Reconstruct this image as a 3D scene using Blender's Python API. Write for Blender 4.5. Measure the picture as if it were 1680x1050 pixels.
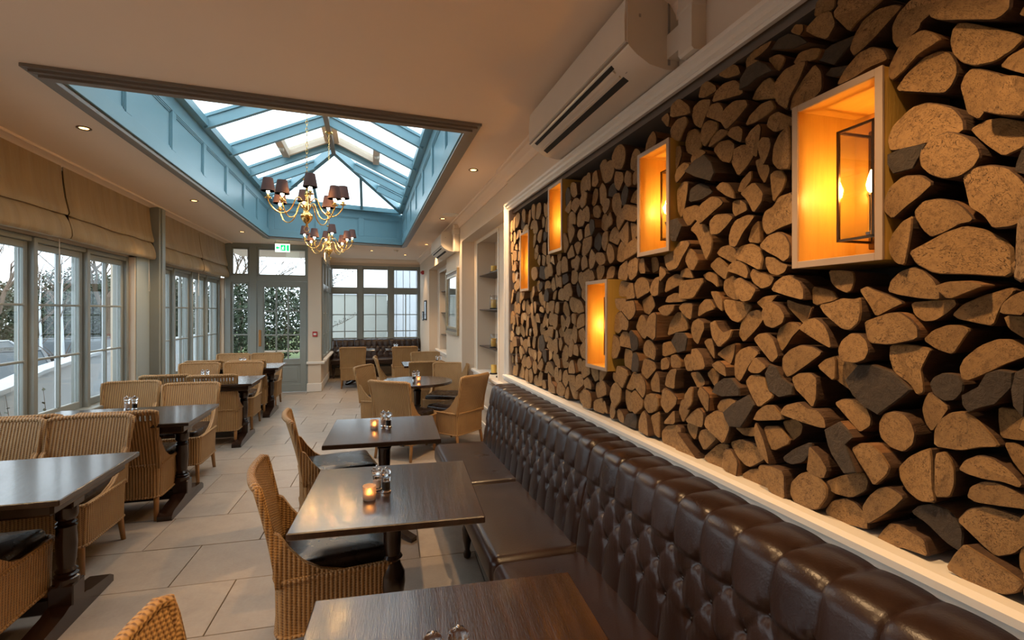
import bpy, bmesh, math, random
from mathutils import Vector, Matrix, noise
random.seed(7)
PI = math.pi
for o in list(bpy.data.objects): bpy.data.objects.remove(o)
S = bpy.context.scene
COL = S.collection
# ---------------------------------------------------------------- camera
cam = bpy.data.cameras.new('camera'); camo = bpy.data.objects.new('camera', cam); COL.objects.link(camo)
camo.location = (0, 0, 1.6); camo.rotation_euler = (PI/2, 0, -math.radians(16.304))
cam.sensor_width = 36; cam.lens = 800/1680*36; cam.shift_y = -14/1680; cam.clip_start = .02; cam.clip_end = 300
S.camera = camo
# ---------------------------------------------------------------- sky, exposure
S.view_settings.view_transform = 'Standard'; S.view_settings.look = 'None'
S.view_settings.gamma = 1; S.view_settings.use_curve_mapping = False
S.view_settings.exposure = 0.45
W = bpy.data.worlds.new('sky'); S.world = W; W.use_nodes = True
bg = W.node_tree.nodes['Background']; bg.inputs[0].default_value = (.84, .94, 1, 1); bg.inputs[1].default_value = 2.6
WARM = (1.0, .56, .22)
def light(kind, loc, e, col=WARM, size=.05, name='lamp_light', rot=None, spot=None, blend=.6):
    l = bpy.data.lights.new(name, kind); l.energy = e; l.color = col
    if kind in ('POINT', 'SPOT'): l.shadow_soft_size = size
    if spot: l.spot_size = math.radians(spot); l.spot_blend = blend
    o = bpy.data.objects.new(name, l); COL.objects.link(o); o.location = loc
    if rot: o.rotation_euler = rot
    return o
# recessed ceiling spots: (x, y, watts); unseen ones around the camera are added fill
SPOTS = [(-1.97,4.23,45),(-2.0,6.63,45),(-2.02,8.99,45),(.93,4.46,125),(1.0,6.92,32),(1.08,9.68,45),(.05,11.0,40),
         (-1.98,1.9,45),(.58,1.78,60),(.62,.75,75),(-.6,.9,60),(-1.98,-.6,45),(.3,-.9,60),(-.9,11.3,30),(.8,11.6,30)]
ZC = 2.92
for x, y, e in SPOTS:
    light('SPOT', (x, y, ZC-.02), e, (1, .63, .31), .03, 'downlight_beam', (0, 0, 0), 96, .55)
# ---------------------------------------------------------------- helpers
def tag(o, label=None, cat=None, group=None, kind=None):
    if label: o['label'] = label
    if cat: o['category'] = cat
    if group: o['group'] = group
    if kind: o['kind'] = kind
    return o
class MB:
    def __init__(s): s.v = []; s.f = []; s.m = []; s.uv = {}
    def quad(s, *ids, m=0): s.f.append(tuple(ids)); s.m.append(m)
    def add(s, vs, fs, m=0, M=None):
        n = len(s.v)
        for p in vs:
            p = Vector(p)
            if M is not None: p = M @ p
            s.v.append(p)
        for f in fs: s.f.append(tuple(n+i for i in f)); s.m.append(m)
        return s
    def box(s, x0, y0, z0, x1, y1, z1, m=0, M=None, b=0):
        if x0 > x1: x0, x1 = x1, x0
        if y0 > y1: y0, y1 = y1, y0
        if z0 > z1: z0, z1 = z1, z0
        b = min(b, (x1-x0)*.45, (y1-y0)*.45, (z1-z0)*.45)
        if b <= 0:
            vs = [(x0,y0,z0),(x1,y0,z0),(x1,y1,z0),(x0,y1,z0),(x0,y0,z1),(x1,y0,z1),(x1,y1,z1),(x0,y1,z1)]
            fs = [(0,3,2,1),(4,5,6,7),(0,1,5,4),(1,2,6,5),(2,3,7,6),(3,0,4,7)]
            return s.add(vs, fs, m, M)
        vs = []; idx = {}
        X = (x0, x1); Y = (y0, y1); Z = (z0, z1)
        for i in (0,1):
            for j in (0,1):
                for k in (0,1):
                    sx = b if i == 0 else -b; sy = b if j == 0 else -b; sz = b if k == 0 else -b
                    idx[(i,j,k,0)] = len(vs); vs.append((X[i], Y[j]+sy, Z[k]+sz))
                    idx[(i,j,k,1)] = len(vs); vs.append((X[i]+sx, Y[j], Z[k]+sz))
                    idx[(i,j,k,2)] = len(vs); vs.append((X[i]+sx, Y[j]+sy, Z[k]))
        I = lambda i,j,k,a: idx[(i,j,k,a)]
        fs = []
        fs.append((I(0,0,0,0),I(0,0,1,0),I(0,1,1,0),I(0,1,0,0))); fs.append((I(1,0,0,0),I(1,1,0,0),I(1,1,1,0),I(1,0,1,0)))
        fs.append((I(0,0,0,1),I(1,0,0,1),I(1,0,1,1),I(0,0,1,1))); fs.append((I(0,1,0,1),I(0,1,1,1),I(1,1,1,1),I(1,1,0,1)))
        fs.append((I(0,0,0,2),I(0,1,0,2),I(1,1,0,2),I(1,0,0,2))); fs.append((I(0,0,1,2),I(1,0,1,2),I(1,1,1,2),I(0,1,1,2)))
        for i in (0,1):
            for j in (0,1): fs.append((I(i,j,0,0),I(i,j,1,0),I(i,j,1,1),I(i,j,0,1)))
            for k in (0,1): fs.append((I(i,0,k,0),I(i,1,k,0),I(i,1,k,2),I(i,0,k,2)))
        for j in (0,1):
            for k in (0,1): fs.append((I(0,j,k,1),I(1,j,k,1),I(1,j,k,2),I(0,j,k,2)))
        for i in (0,1):
            for j in (0,1):
                for k in (0,1): fs.append((I(i,j,k,0),I(i,j,k,1),I(i,j,k,2)))
        return s.add(vs, fs, m, M)
    def ring(s, pts, close=True):
        n = len(s.v); s.v += [Vector(p) for p in pts]; return list(range(n, n+len(pts)))
    def loft(s, rings, m=0, close=True, caps=True):
        R = [s.ring(r) for r in rings]; n = len(R[0])
        for a, b in zip(R, R[1:]):
            for i in range(n if close else n-1):
                j = (i+1) % n; s.f.append((a[i], a[j], b[j], b[i])); s.m.append(m)
        if caps and close:
            s.f.append(tuple(reversed(R[0]))); s.m.append(m); s.f.append(tuple(R[-1])); s.m.append(m)
        return s
    def tube(s, pts, r, n=8, m=0, closed=False, caps=True):
        pts = [Vector(p) for p in pts]; rings = []; N = len(pts); up = Vector((0,0,1))
        prev = None
        for i, p in enumerate(pts):
            if closed: d = pts[(i+1) % N]-pts[i-1]
            else: d = pts[min(i+1, N-1)]-pts[max(i-1, 0)]
            d.normalize()
            if prev is None:
                a = d.cross(up)
                if a.length < .1: a = d.cross(Vector((1,0,0)))
            else:
                a = prev - d*prev.dot(d)
            a.normalize(); prev = a; b = d.cross(a)
            rr = r[i] if isinstance(r, (list, tuple)) else r
            rings.append([p + a*math.cos(2*PI*k/n)*rr + b*math.sin(2*PI*k/n)*rr for k in range(n)])
        if closed: rings.append(rings[0])
        return s.loft(rings, m, True, caps and not closed)
    def lathe(s, prof, c=(0,0,0), n=16, m=0, lobes=0, amp=0, M=None):
        c = Vector(c); rings = []
        for r, z in prof:
            ring = []
            for k in range(n):
                a = 2*PI*k/n; rr = r*(1+(amp*math.cos(lobes*a) if lobes else 0))
                p = Vector((rr*math.cos(a), rr*math.sin(a), z))
                if M is not None: p = M @ p
                ring.append(c+p)
            rings.append(ring)
        return s.loft(rings, m)
    def prism(s, poly, h0, h1, axis='z', m=0):
        def P(a, b, h): return {'z': (a, b, h), 'x': (h, a, b), 'y': (a, h, b)}[axis]
        return s.loft([[P(a, b, h0) for a, b in poly], [P(a, b, h1) for a, b in poly]], m)
    def build(s, name, mats, parent=None, smooth=False, uv=False, ang=None, fix=True):
        me = bpy.data.meshes.new(name)
        me.from_pydata([tuple(v) for v in s.v], [], s.f)
        if not isinstance(mats, (list, tuple)): mats = [mats]
        for m in mats: me.materials.append(m)
        me.polygons.foreach_set('material_index', s.m)
        if fix:
            bm = bmesh.new(); bm.from_mesh(me); bmesh.ops.recalc_face_normals(bm, faces=bm.faces); bm.to_mesh(me); bm.free()
        if smooth or ang:
            me.polygons.foreach_set('use_smooth', [True]*len(me.polygons))
            if ang:
                try: me.set_sharp_from_angle(angle=math.radians(ang))
                except Exception: pass
        if uv:
            L = me.uv_layers.new(name='UVMap'); 
            for p in me.polygons:
                nx, ny, nz = abs(p.normal.x), abs(p.normal.y), abs(p.normal.z)
                for li in p.loop_indices:
                    c = me.vertices[me.loops[li].vertex_index].co
                    if nz > .75: q = (c.x, c.y)
                    elif nx > ny: q = (c.y, c.z)
                    else: q = (c.x, c.z)
                    L.data[li].uv = q
        me.update()
        o = bpy.data.objects.new(name, me); COL.objects.link(o)
        if parent: o.parent = parent
        return o
def thing(name, label, cat, loc=(0,0,0), rz=0, group=None, kind=None):
    o = bpy.data.objects.new(name, None); COL.objects.link(o); o.location = loc; o.rotation_euler = (0,0,rz)
    o.empty_display_size = .1
    return tag(o, label, cat, group, kind)
def dup(o, parent=None):
    c = o.copy(); COL.objects.link(c)
    if parent: c.parent = parent
    for ch in list(KIDS(o)): dup(ch, c)
    return c
def KIDS(o): return [x for x in bpy.data.objects if x.parent == o]
def tree(o):
    return (o, [tree(c) for c in KIDS(o)])
def duptree(t, loc, rz=0, parent=None):
    o, ch = t; c = o.copy(); COL.objects.link(c)
    if parent: c.parent = parent
    else: c.location = loc; c.rotation_euler = (0,0,rz)
    for k in ch: duptree(k, None, 0, c)
    return c
# ---------------------------------------------------------------- materials
def nodes(name):
    m = bpy.data.materials.new(name); m.use_nodes = True; nt = m.node_tree
    return m, nt, nt.nodes['Principled BSDF']
def mth(nt, op, a, b=None, c=None):
    n = nt.nodes.new('ShaderNodeMath'); n.operation = op
    for i, x in enumerate((a, b, c)):
        if x is None: continue
        if isinstance(x, (int, float)): n.inputs[i].default_value = x
        else: nt.links.new(x, n.inputs[i])
    return n.outputs[0]
def mixc(nt, f, a, b):
    n = nt.nodes.new('ShaderNodeMix'); n.data_type = 'RGBA'
    for s, x in ((0, f), (6, a), (7, b)):
        if isinstance(x, (int, float)): n.inputs[s].default_value = x
        elif isinstance(x, tuple): n.inputs[s].default_value = (*x[:3], 1)
        else: nt.links.new(x, n.inputs[s])
    return n.outputs[2]
def tex(nt, kind='ShaderNodeTexNoise', coord='Object', scale=5, detail=4, sc=None, rough=.5, dist=0):
    tc = nt.nodes.new('ShaderNodeTexCoord'); v = tc.outputs[coord]
    if sc:
        mp = nt.nodes.new('ShaderNodeMapping'); mp.inputs['Scale'].default_value = sc; nt.links.new(v, mp.inputs[0]); v = mp.outputs[0]
    t = nt.nodes.new(kind); nt.links.new(v, t.inputs['Vector']); t.inputs['Scale'].default_value = scale
    if kind == 'ShaderNodeTexNoise':
        t.inputs['Detail'].default_value = detail; t.inputs['Roughness'].default_value = rough; t.inputs['Distortion'].default_value = dist
    return t
def bump(nt, b, h, st=.3, d=.01, normal=None):
    n = nt.nodes.new('ShaderNodeBump'); n.inputs['Strength'].default_value = st; n.inputs['Distance'].default_value = d
    nt.links.new(h, n.inputs['Height'])
    if normal: nt.links.new(normal, n.inputs['Normal'])
    nt.links.new(n.outputs[0], b.inputs['Normal']); return n.outputs[0]
def plain(name, col, rough=.5, metal=0, var=0, vs=8, bmp=0, bs=60, spec=.5, coat=0):
    m, nt, b = nodes(name)
    b.inputs['Base Color'].default_value = (*col, 1); b.inputs['Roughness'].default_value = rough; b.inputs['Metallic'].default_value = metal
    b.inputs['Specular IOR Level'].default_value = spec; b.inputs['Coat Weight'].default_value = coat
    if var:
        t = tex(nt, scale=vs); lo = tuple(c*(1-var) for c in col); hi = tuple(min(1, c*(1+var)) for c in col)
        nt.links.new(mixc(nt, t.outputs[0], lo, hi), b.inputs['Base Color'])
    if bmp:
        t = tex(nt, scale=bs, detail=6); bump(nt, b, t.outputs[0], bmp, .004)
    return m
def emis(name, col, st):
    m, nt, b = nodes(name); b.inputs['Base Color'].default_value = (*col, 1)
    b.inputs['Emission Color'].default_value = (*col, 1); b.inputs['Emission Strength'].default_value = st
    return m
def glassy(name, tint=(1,1,1), refl=1.45, rough=0.0):
    m = bpy.data.materials.new(name); m.use_nodes = True; nt = m.node_tree; nt.nodes.clear()
    out = nt.nodes.new('ShaderNodeOutputMaterial'); mx = nt.nodes.new('ShaderNodeMixShader')
    tr = nt.nodes.new('ShaderNodeBsdfTransparent'); tr.inputs[0].default_value = (*tint, 1)
    gl = nt.nodes.new('ShaderNodeBsdfGlossy'); gl.inputs['Roughness'].default_value = rough
    fr = nt.nodes.new('ShaderNodeLayerWeight'); fr.inputs[0].default_value = .5; k = .04 if refl < 1.5 else .06
    pw = mth(nt, 'MULTIPLY_ADD', mth(nt, 'POWER', fr.outputs['Facing'], 4.0), .7, k)
    nt.links.new(pw, mx.inputs[0])
    nt.links.new(tr.outputs[0], mx.inputs[1]); nt.links.new(gl.outputs[0], mx.inputs[2])
    nt.links.new(mx.outputs[0], out.inputs[0]); return m
M = {}
M['wall'] = plain('wall_paint', (.66,.55,.43), .7, var=.04, vs=2)
M['ceil'] = plain('ceiling_paint', (.84,.66,.50), .75, var=.03, vs=1.5)
M['white'] = plain('white_trim', (.74,.69,.62), .45)
M['frame'] = plain('grey_green_paint', (.25,.275,.26), .4, var=.05, vs=6)
M['lantern'] = plain('pale_blue_paint', (.175,.325,.385), .32, var=.04, vs=3)
M['moul'] = plain('taupe_moulding', (.20,.17,.14), .5)
M['ext'] = plain('exterior_white', (.66,.70,.73), .5); M['render'] = plain('white_render', (.40,.43,.45), .8, var=.05, vs=2); M['boards'] = plain('white_boards', (.44,.47,.50), .6)
M['brass'] = plain('brass', (.85,.56,.20), .18, 1)
M['chrome'] = plain('chrome', (.8,.8,.82), .12, 1)
M['darkmetal'] = plain('bronze_metal', (.16,.11,.07), .3, 1)
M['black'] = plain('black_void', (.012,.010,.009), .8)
M['plastic'] = plain('cream_plastic', (.66,.58,.48), .35, var=.02)
M['plastic2'] = plain('grey_plastic', (.30,.27,.24), .4)
M['red'] = plain('red_plastic', (.45,.02,.02), .4)
M['shade'] = plain('brown_lampshade', (.11,.05,.04), .7, bmp=.2, bs=200)
M['glass'] = glassy('window_glass', (.97,.99,1))
M['skyglass'] = glassy('roof_glass', (.96,.99,1), 1.3)
M['clear'] = glassy('clear_glass', (.95,.95,.95), 1.55)
m, nt, b = nodes('acrylic'); b.inputs['Base Color'].default_value = (.95,.95,.97,1); b.inputs['Roughness'].default_value = .04; b.inputs['Transmission Weight'].default_value = 1; b.inputs['IOR'].default_value = 1.45; M['acrylic'] = m
m, nt, b = nodes('frosted_glass'); b.inputs['Base Color'].default_value = (.9,.72,.62,1); b.inputs['Roughness'].default_value = .55; b.inputs['Transmission Weight'].default_value = .9; M['frost'] = m
M['salt'] = plain('salt', (.75,.62,.55), .8, bmp=.3, bs=900)
M['pepper'] = plain('peppercorns', (.02,.014,.012), .6, bmp=.8, bs=500)
M['bulb'] = emis('bulb_glow', (1,.55,.18), 380)
M['downlit'] = emis('downlight_glow', (1,.50,.15), 5)
M['flame'] = emis('flame', (1,.45,.08), 25)
M['lbulb'] = emis('lantern_bulb', (1,.50,.12), 170)
M['wax'] = plain('candle_wax', (.75,.50,.12), .5)
M['wax'].node_tree.nodes['Principled BSDF'].inputs['Subsurface Weight'].default_value = .2
M['legwood'] = plain('honey_wood', (.36,.18,.06), .4, var=.2, vs=20)
M['green'] = emis('sign_green', (.0,.55,.12), 1.6)
M['signwhite'] = emis('sign_white', (.8,1,.85), 1.3)
# loom weave
def loom():
    m, nt, b = nodes('woven_loom')
    uvn = nt.nodes.new('ShaderNodeUVMap'); sep = nt.nodes.new('ShaderNodeSeparateXYZ'); nt.links.new(uvn.outputs[0], sep.inputs[0])
    U, V = sep.outputs[0], sep.outputs[1]
    a = mth(nt, 'MULTIPLY', U, 2*PI/.019); rib = mth(nt, 'MULTIPLY_ADD', mth(nt, 'SINE', a), .5, .5)
    ph = mth(nt, 'MULTIPLY', mth(nt, 'FLOOR', mth(nt, 'DIVIDE', U, .019)), PI)
    w = mth(nt, 'MULTIPLY_ADD', mth(nt, 'SINE', mth(nt, 'ADD', mth(nt, 'MULTIPLY', V, 2*PI/.012), ph)), .5, .5)
    h = mth(nt, 'ADD', mth(nt, 'MULTIPLY', rib, .75), mth(nt, 'MULTIPLY', w, .25))
    t = tex(nt, scale=9, detail=3); t2 = tex(nt, scale=120, detail=2)
    c1 = mixc(nt, t.outputs[0], (.30,.150,.045), (.48,.275,.10))
    c2 = mixc(nt, mth(nt, 'MULTIPLY', t2.outputs[0], .35), c1, (.55,.38,.19))
    dk = nt.nodes.new('ShaderNodeMapRange'); nt.links.new(h, dk.inputs[0]); dk.inputs[1].default_value = .05; dk.inputs[2].default_value = .45
    nt.links.new(mixc(nt, dk.outputs[0], (.14,.065,.022), c2), b.inputs['Base Color'])
    b.inputs['Roughness'].default_value = .55; bump(nt, b, h, .9, .006); return m
M['loom'] = loom()
def leather(name, c1, c2, rough=.3):
    m, nt, b = nodes(name); t = tex(nt, scale=4, detail=6); t2 = tex(nt, scale=160, detail=3)
    nt.links.new(mixc(nt, t.outputs[0], c1, c2), b.inputs['Base Color'])
    r = nt.nodes.new('ShaderNodeMapRange'); nt.links.new(t.outputs[0], r.inputs[0]); r.inputs[3].default_value = rough-.07; r.inputs[4].default_value = rough+.12
    nt.links.new(r.outputs[0], b.inputs['Roughness']); b.inputs['Specular IOR Level'].default_value = .45
    bump(nt, b, mth(nt, 'ADD', t2.outputs[0], mth(nt, 'MULTIPLY', t.outputs[0], .8)), .15, .004); return m
M['leather'] = leather('brown_leather', (.012,.0055,.0042), (.032,.0145,.010), .28)
M['cushion'] = leather('dark_cushion_leather', (.010,.006,.005), (.018,.010,.008), .25)
def darkwood(name='dark_oak', c1=(.012,.006,.0045), c2=(.042,.020,.013), rough=.27, sc=(14,1,1), st=.35, wave=0):
    m, nt, b = nodes(name); t = tex(nt, scale=4, detail=5, sc=sc, dist=1.2); t2 = tex(nt, scale=26, detail=4, sc=(14, 1, 1) if wave else sc)
    f = t.outputs[0]
    if wave:
        w = tex(nt, 'ShaderNodeTexWave', scale=5.5, sc=(1, .22, 1)); w.inputs['Distortion'].default_value = 5.5; w.inputs['Detail'].default_value = 3; w.inputs['Detail Scale'].default_value = .9
        f = mth(nt, 'ADD', mth(nt, 'MULTIPLY', mth(nt, 'POWER', w.outputs['Color'], 3), .35), mth(nt, 'MULTIPLY', t.outputs[0], .55))
    nt.links.new(mixc(nt, f, c1, c2), b.inputs['Base Color']); b.inputs['Roughness'].default_value = rough; b.inputs['Coat Weight'].default_value = .5 if wave else .1; b.inputs['Coat Roughness'].default_value = .14
    bump(nt, b, mth(nt, 'ADD', mth(nt, 'MULTIPLY', f, -1.0 if wave else 1.0), t2.outputs[0]), st, .003); return m
M['table'] = darkwood(wave=1, st=.35, rough=.2); M['tleg'] = darkwood('dark_turned_wood', (.012,.006,.004), (.03,.012,.007), .22, (1,1,1), .1)
M['shelfwood'] = darkwood('shelf_wood', (.035,.025,.02), (.08,.055,.045), .4)
M['oak'] = darkwood('pale_oak', (.58,.32,.06), (.72,.45,.10), .45, (14,1,1), .2)
M['oakfront'] = darkwood('oak_edge', (.36,.25,.17), (.48,.35,.25), .5, (14,1,1), .2)
def tilemat():
    m, nt, b = nodes('stone_floor_tile'); oi = nt.nodes.new('ShaderNodeObjectInfo')
    t = tex(nt, scale=7, detail=8, rough=.65); t2 = tex(nt, scale=60, detail=5)
    c = mixc(nt, oi.outputs['Random'], (.35,.285,.225), (.47,.39,.31))
    c = mixc(nt, mth(nt, 'MULTIPLY', mth(nt, 'POWER', t.outputs[0], 1.6), 1.3), c, (.24,.19,.15))
    nt.links.new(mixc(nt, mth(nt, 'MULTIPLY', t2.outputs[0], .3), c, (.5,.43,.36)), b.inputs['Base Color'])
    b.inputs['Roughness'].default_value = .42; bump(nt, b, mth(nt, 'ADD', t.outputs[0], t2.outputs[0]), .12, .004); return m
M['tile'] = tilemat(); M['grout'] = plain('grout', (.17,.14,.11), .8)
def blindmat():
    m, nt, b = nodes('linen_blind'); t = tex(nt, scale=3, detail=4, sc=(1,3,.6)); t2 = tex(nt, scale=250, detail=2, sc=(1,1,4))
    nt.links.new(mixc(nt, t.outputs[0], (.23,.145,.050), (.40,.27,.115)), b.inputs['Base Color']); b.inputs['Roughness'].default_value = .65
    b.inputs['Sheen Weight'].default_value = .2
    bump(nt, b, mth(nt, 'ADD', mth(nt, 'MULTIPLY', t.outputs[0], 5), mth(nt, 'MULTIPLY', t2.outputs[0], .3)), .35, .01); return m
M['blind'] = blindmat()
# log materials; UV = metres from the heart of the log, colour attribute = random per log
def endgrain():
    m, nt, b = nodes('log_end_grain'); uvn = nt.nodes.new('ShaderNodeUVMap')
    at = nt.nodes.new('ShaderNodeAttribute'); at.attribute_name = 'rnd'; sa = nt.nodes.new('ShaderNodeSeparateColor'); nt.links.new(at.outputs[0], sa.inputs[0])
    r1, r2, r3 = sa.outputs
    sp = nt.nodes.new('ShaderNodeSeparateXYZ'); nt.links.new(uvn.outputs[0], sp.inputs[0])
    vl = nt.nodes.new('ShaderNodeVectorMath'); vl.operation = 'LENGTH'; nt.links.new(uvn.outputs[0], vl.inputs[0]); R = vl.outputs['Value']
    tn = tex(nt, scale=14, detail=3); tf = tex(nt, scale=70, detail=7, rough=.7); tb = tex(nt, scale=260, detail=3)
    rr = mth(nt, 'ADD', mth(nt, 'MULTIPLY', R, 2*PI/.008), mth(nt, 'MULTIPLY', tn.outputs[0], 7))
    ring = mth(nt, 'MULTIPLY_ADD', mth(nt, 'SINE', rr), .5, .5)
    ang = mth(nt, 'ARCTAN2', sp.outputs[1], sp.outputs[0])
    cv = nt.nodes.new('ShaderNodeCombineXYZ'); nt.links.new(mth(nt, 'MULTIPLY', ang, 3.2), cv.inputs[0]); nt.links.new(mth(nt, 'MULTIPLY', R, 6), cv.inputs[1]); nt.links.new(mth(nt, 'MULTIPLY', r2, 50), cv.inputs[2])
    n2 = nt.nodes.new('ShaderNodeTexNoise'); nt.links.new(cv.outputs[0], n2.inputs['Vector']); n2.inputs['Scale'].default_value = 2.6; n2.inputs['Detail'].default_value = 2
    crack = nt.nodes.new('ShaderNodeMapRange'); nt.links.new(mth(nt, 'ABSOLUTE', mth(nt, 'SUBTRACT', n2.outputs[0], .5)), crack.inputs[0])
    crack.inputs[1].default_value = .004; crack.inputs[2].default_value = .022; crack.inputs[3].default_value = 1; crack.inputs[4].default_value = 0
    cg = mth(nt, 'MULTIPLY', crack.outputs[0], mth(nt, 'GREATER_THAN', tn.outputs[0], .40))
    base = mixc(nt, r1, (.45,.25,.09), (.72,.45,.20))
    base = mixc(nt, mth(nt, 'MULTIPLY', mth(nt, 'POWER', r3, 5.0), .9), base, (.64,.50,.36))
    base = mixc(nt, mth(nt, 'MULTIPLY', ring, .26), base, (.24,.11,.035))
    mo = nt.nodes.new('ShaderNodeMapRange'); nt.links.new(tf.outputs[0], mo.inputs[0]); mo.inputs[1].default_value = .48; mo.inputs[2].default_value = .68
    base = mixc(nt, mth(nt, 'MULTIPLY', mo.outputs[0], .62), base, (.14,.065,.025))
    base = mixc(nt, mth(nt, 'MULTIPLY', cg, .85), base, (.05,.022,.01))
    nt.links.new(base, b.inputs['Base Color']); b.inputs['Roughness'].default_value = .75
    h = mth(nt, 'SUBTRACT', mth(nt, 'ADD', mth(nt, 'MULTIPLY', tf.outputs[0], 1.2), mth(nt, 'ADD', mth(nt, 'MULTIPLY', tb.outputs[0], .4), mth(nt, 'MULTIPLY', ring, .12))), mth(nt, 'MULTIPLY', cg, 2))
    bump(nt, b, h, .8, .005); return m
M['end'] = endgrain()
def bark(name, c1, c2, sc):
    m, nt, b = nodes(name); t = tex(nt, scale=22, detail=7, sc=sc, rough=.7, dist=.6)
    nt.links.new(mixc(nt, t.outputs[0], c1, c2), b.inputs['Base Color']); b.inputs['Roughness'].default_value = .85; bump(nt, b, t.outputs[0], .9, .012); return m
M['bark'] = bark('log_bark', (.03,.015,.008), (.15,.075,.035), (.5,2,2))
M['split'] = bark('log_split_side', (.16,.065,.02), (.36,.18,.07), (.3,4,4))
M['darkend'] = bark('dark_bark_face', (.022,.015,.010), (.115,.08,.052), (2,2,2))
M['grass'] = plain('grass', (.10,.14,.035), .9, var=.4, vs=3, bmp=.4, bs=30)
M['asphalt'] = plain('asphalt', (.22,.22,.23), .8, var=.2, vs=2)
M['paving'] = plain('paving', (.42,.43,.44), .7, var=.1, vs=2)
M['leaf'] = plain('dark_leaves', (.028,.045,.018), .6, var=.6, vs=4)
M['twig'] = plain('twigs', (.13,.09,.065), .8)
M['carbody'] = plain('dark_car_paint', (.03,.035,.04), .2, coat=.6)
M['carsilver'] = plain('silver_car_paint', (.42,.45,.48), .25, .6)
M['carglass'] = plain('car_glass', (.03,.045,.055), .08)
M['tyre'] = plain('tyre', (.02,.02,.02), .8)
M['brick'] = plain('brick_house', (.20,.11,.08), .8, var=.3, vs=8)
M['rooft'] = plain('roof_tiles', (.12,.08,.07), .8)
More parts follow.
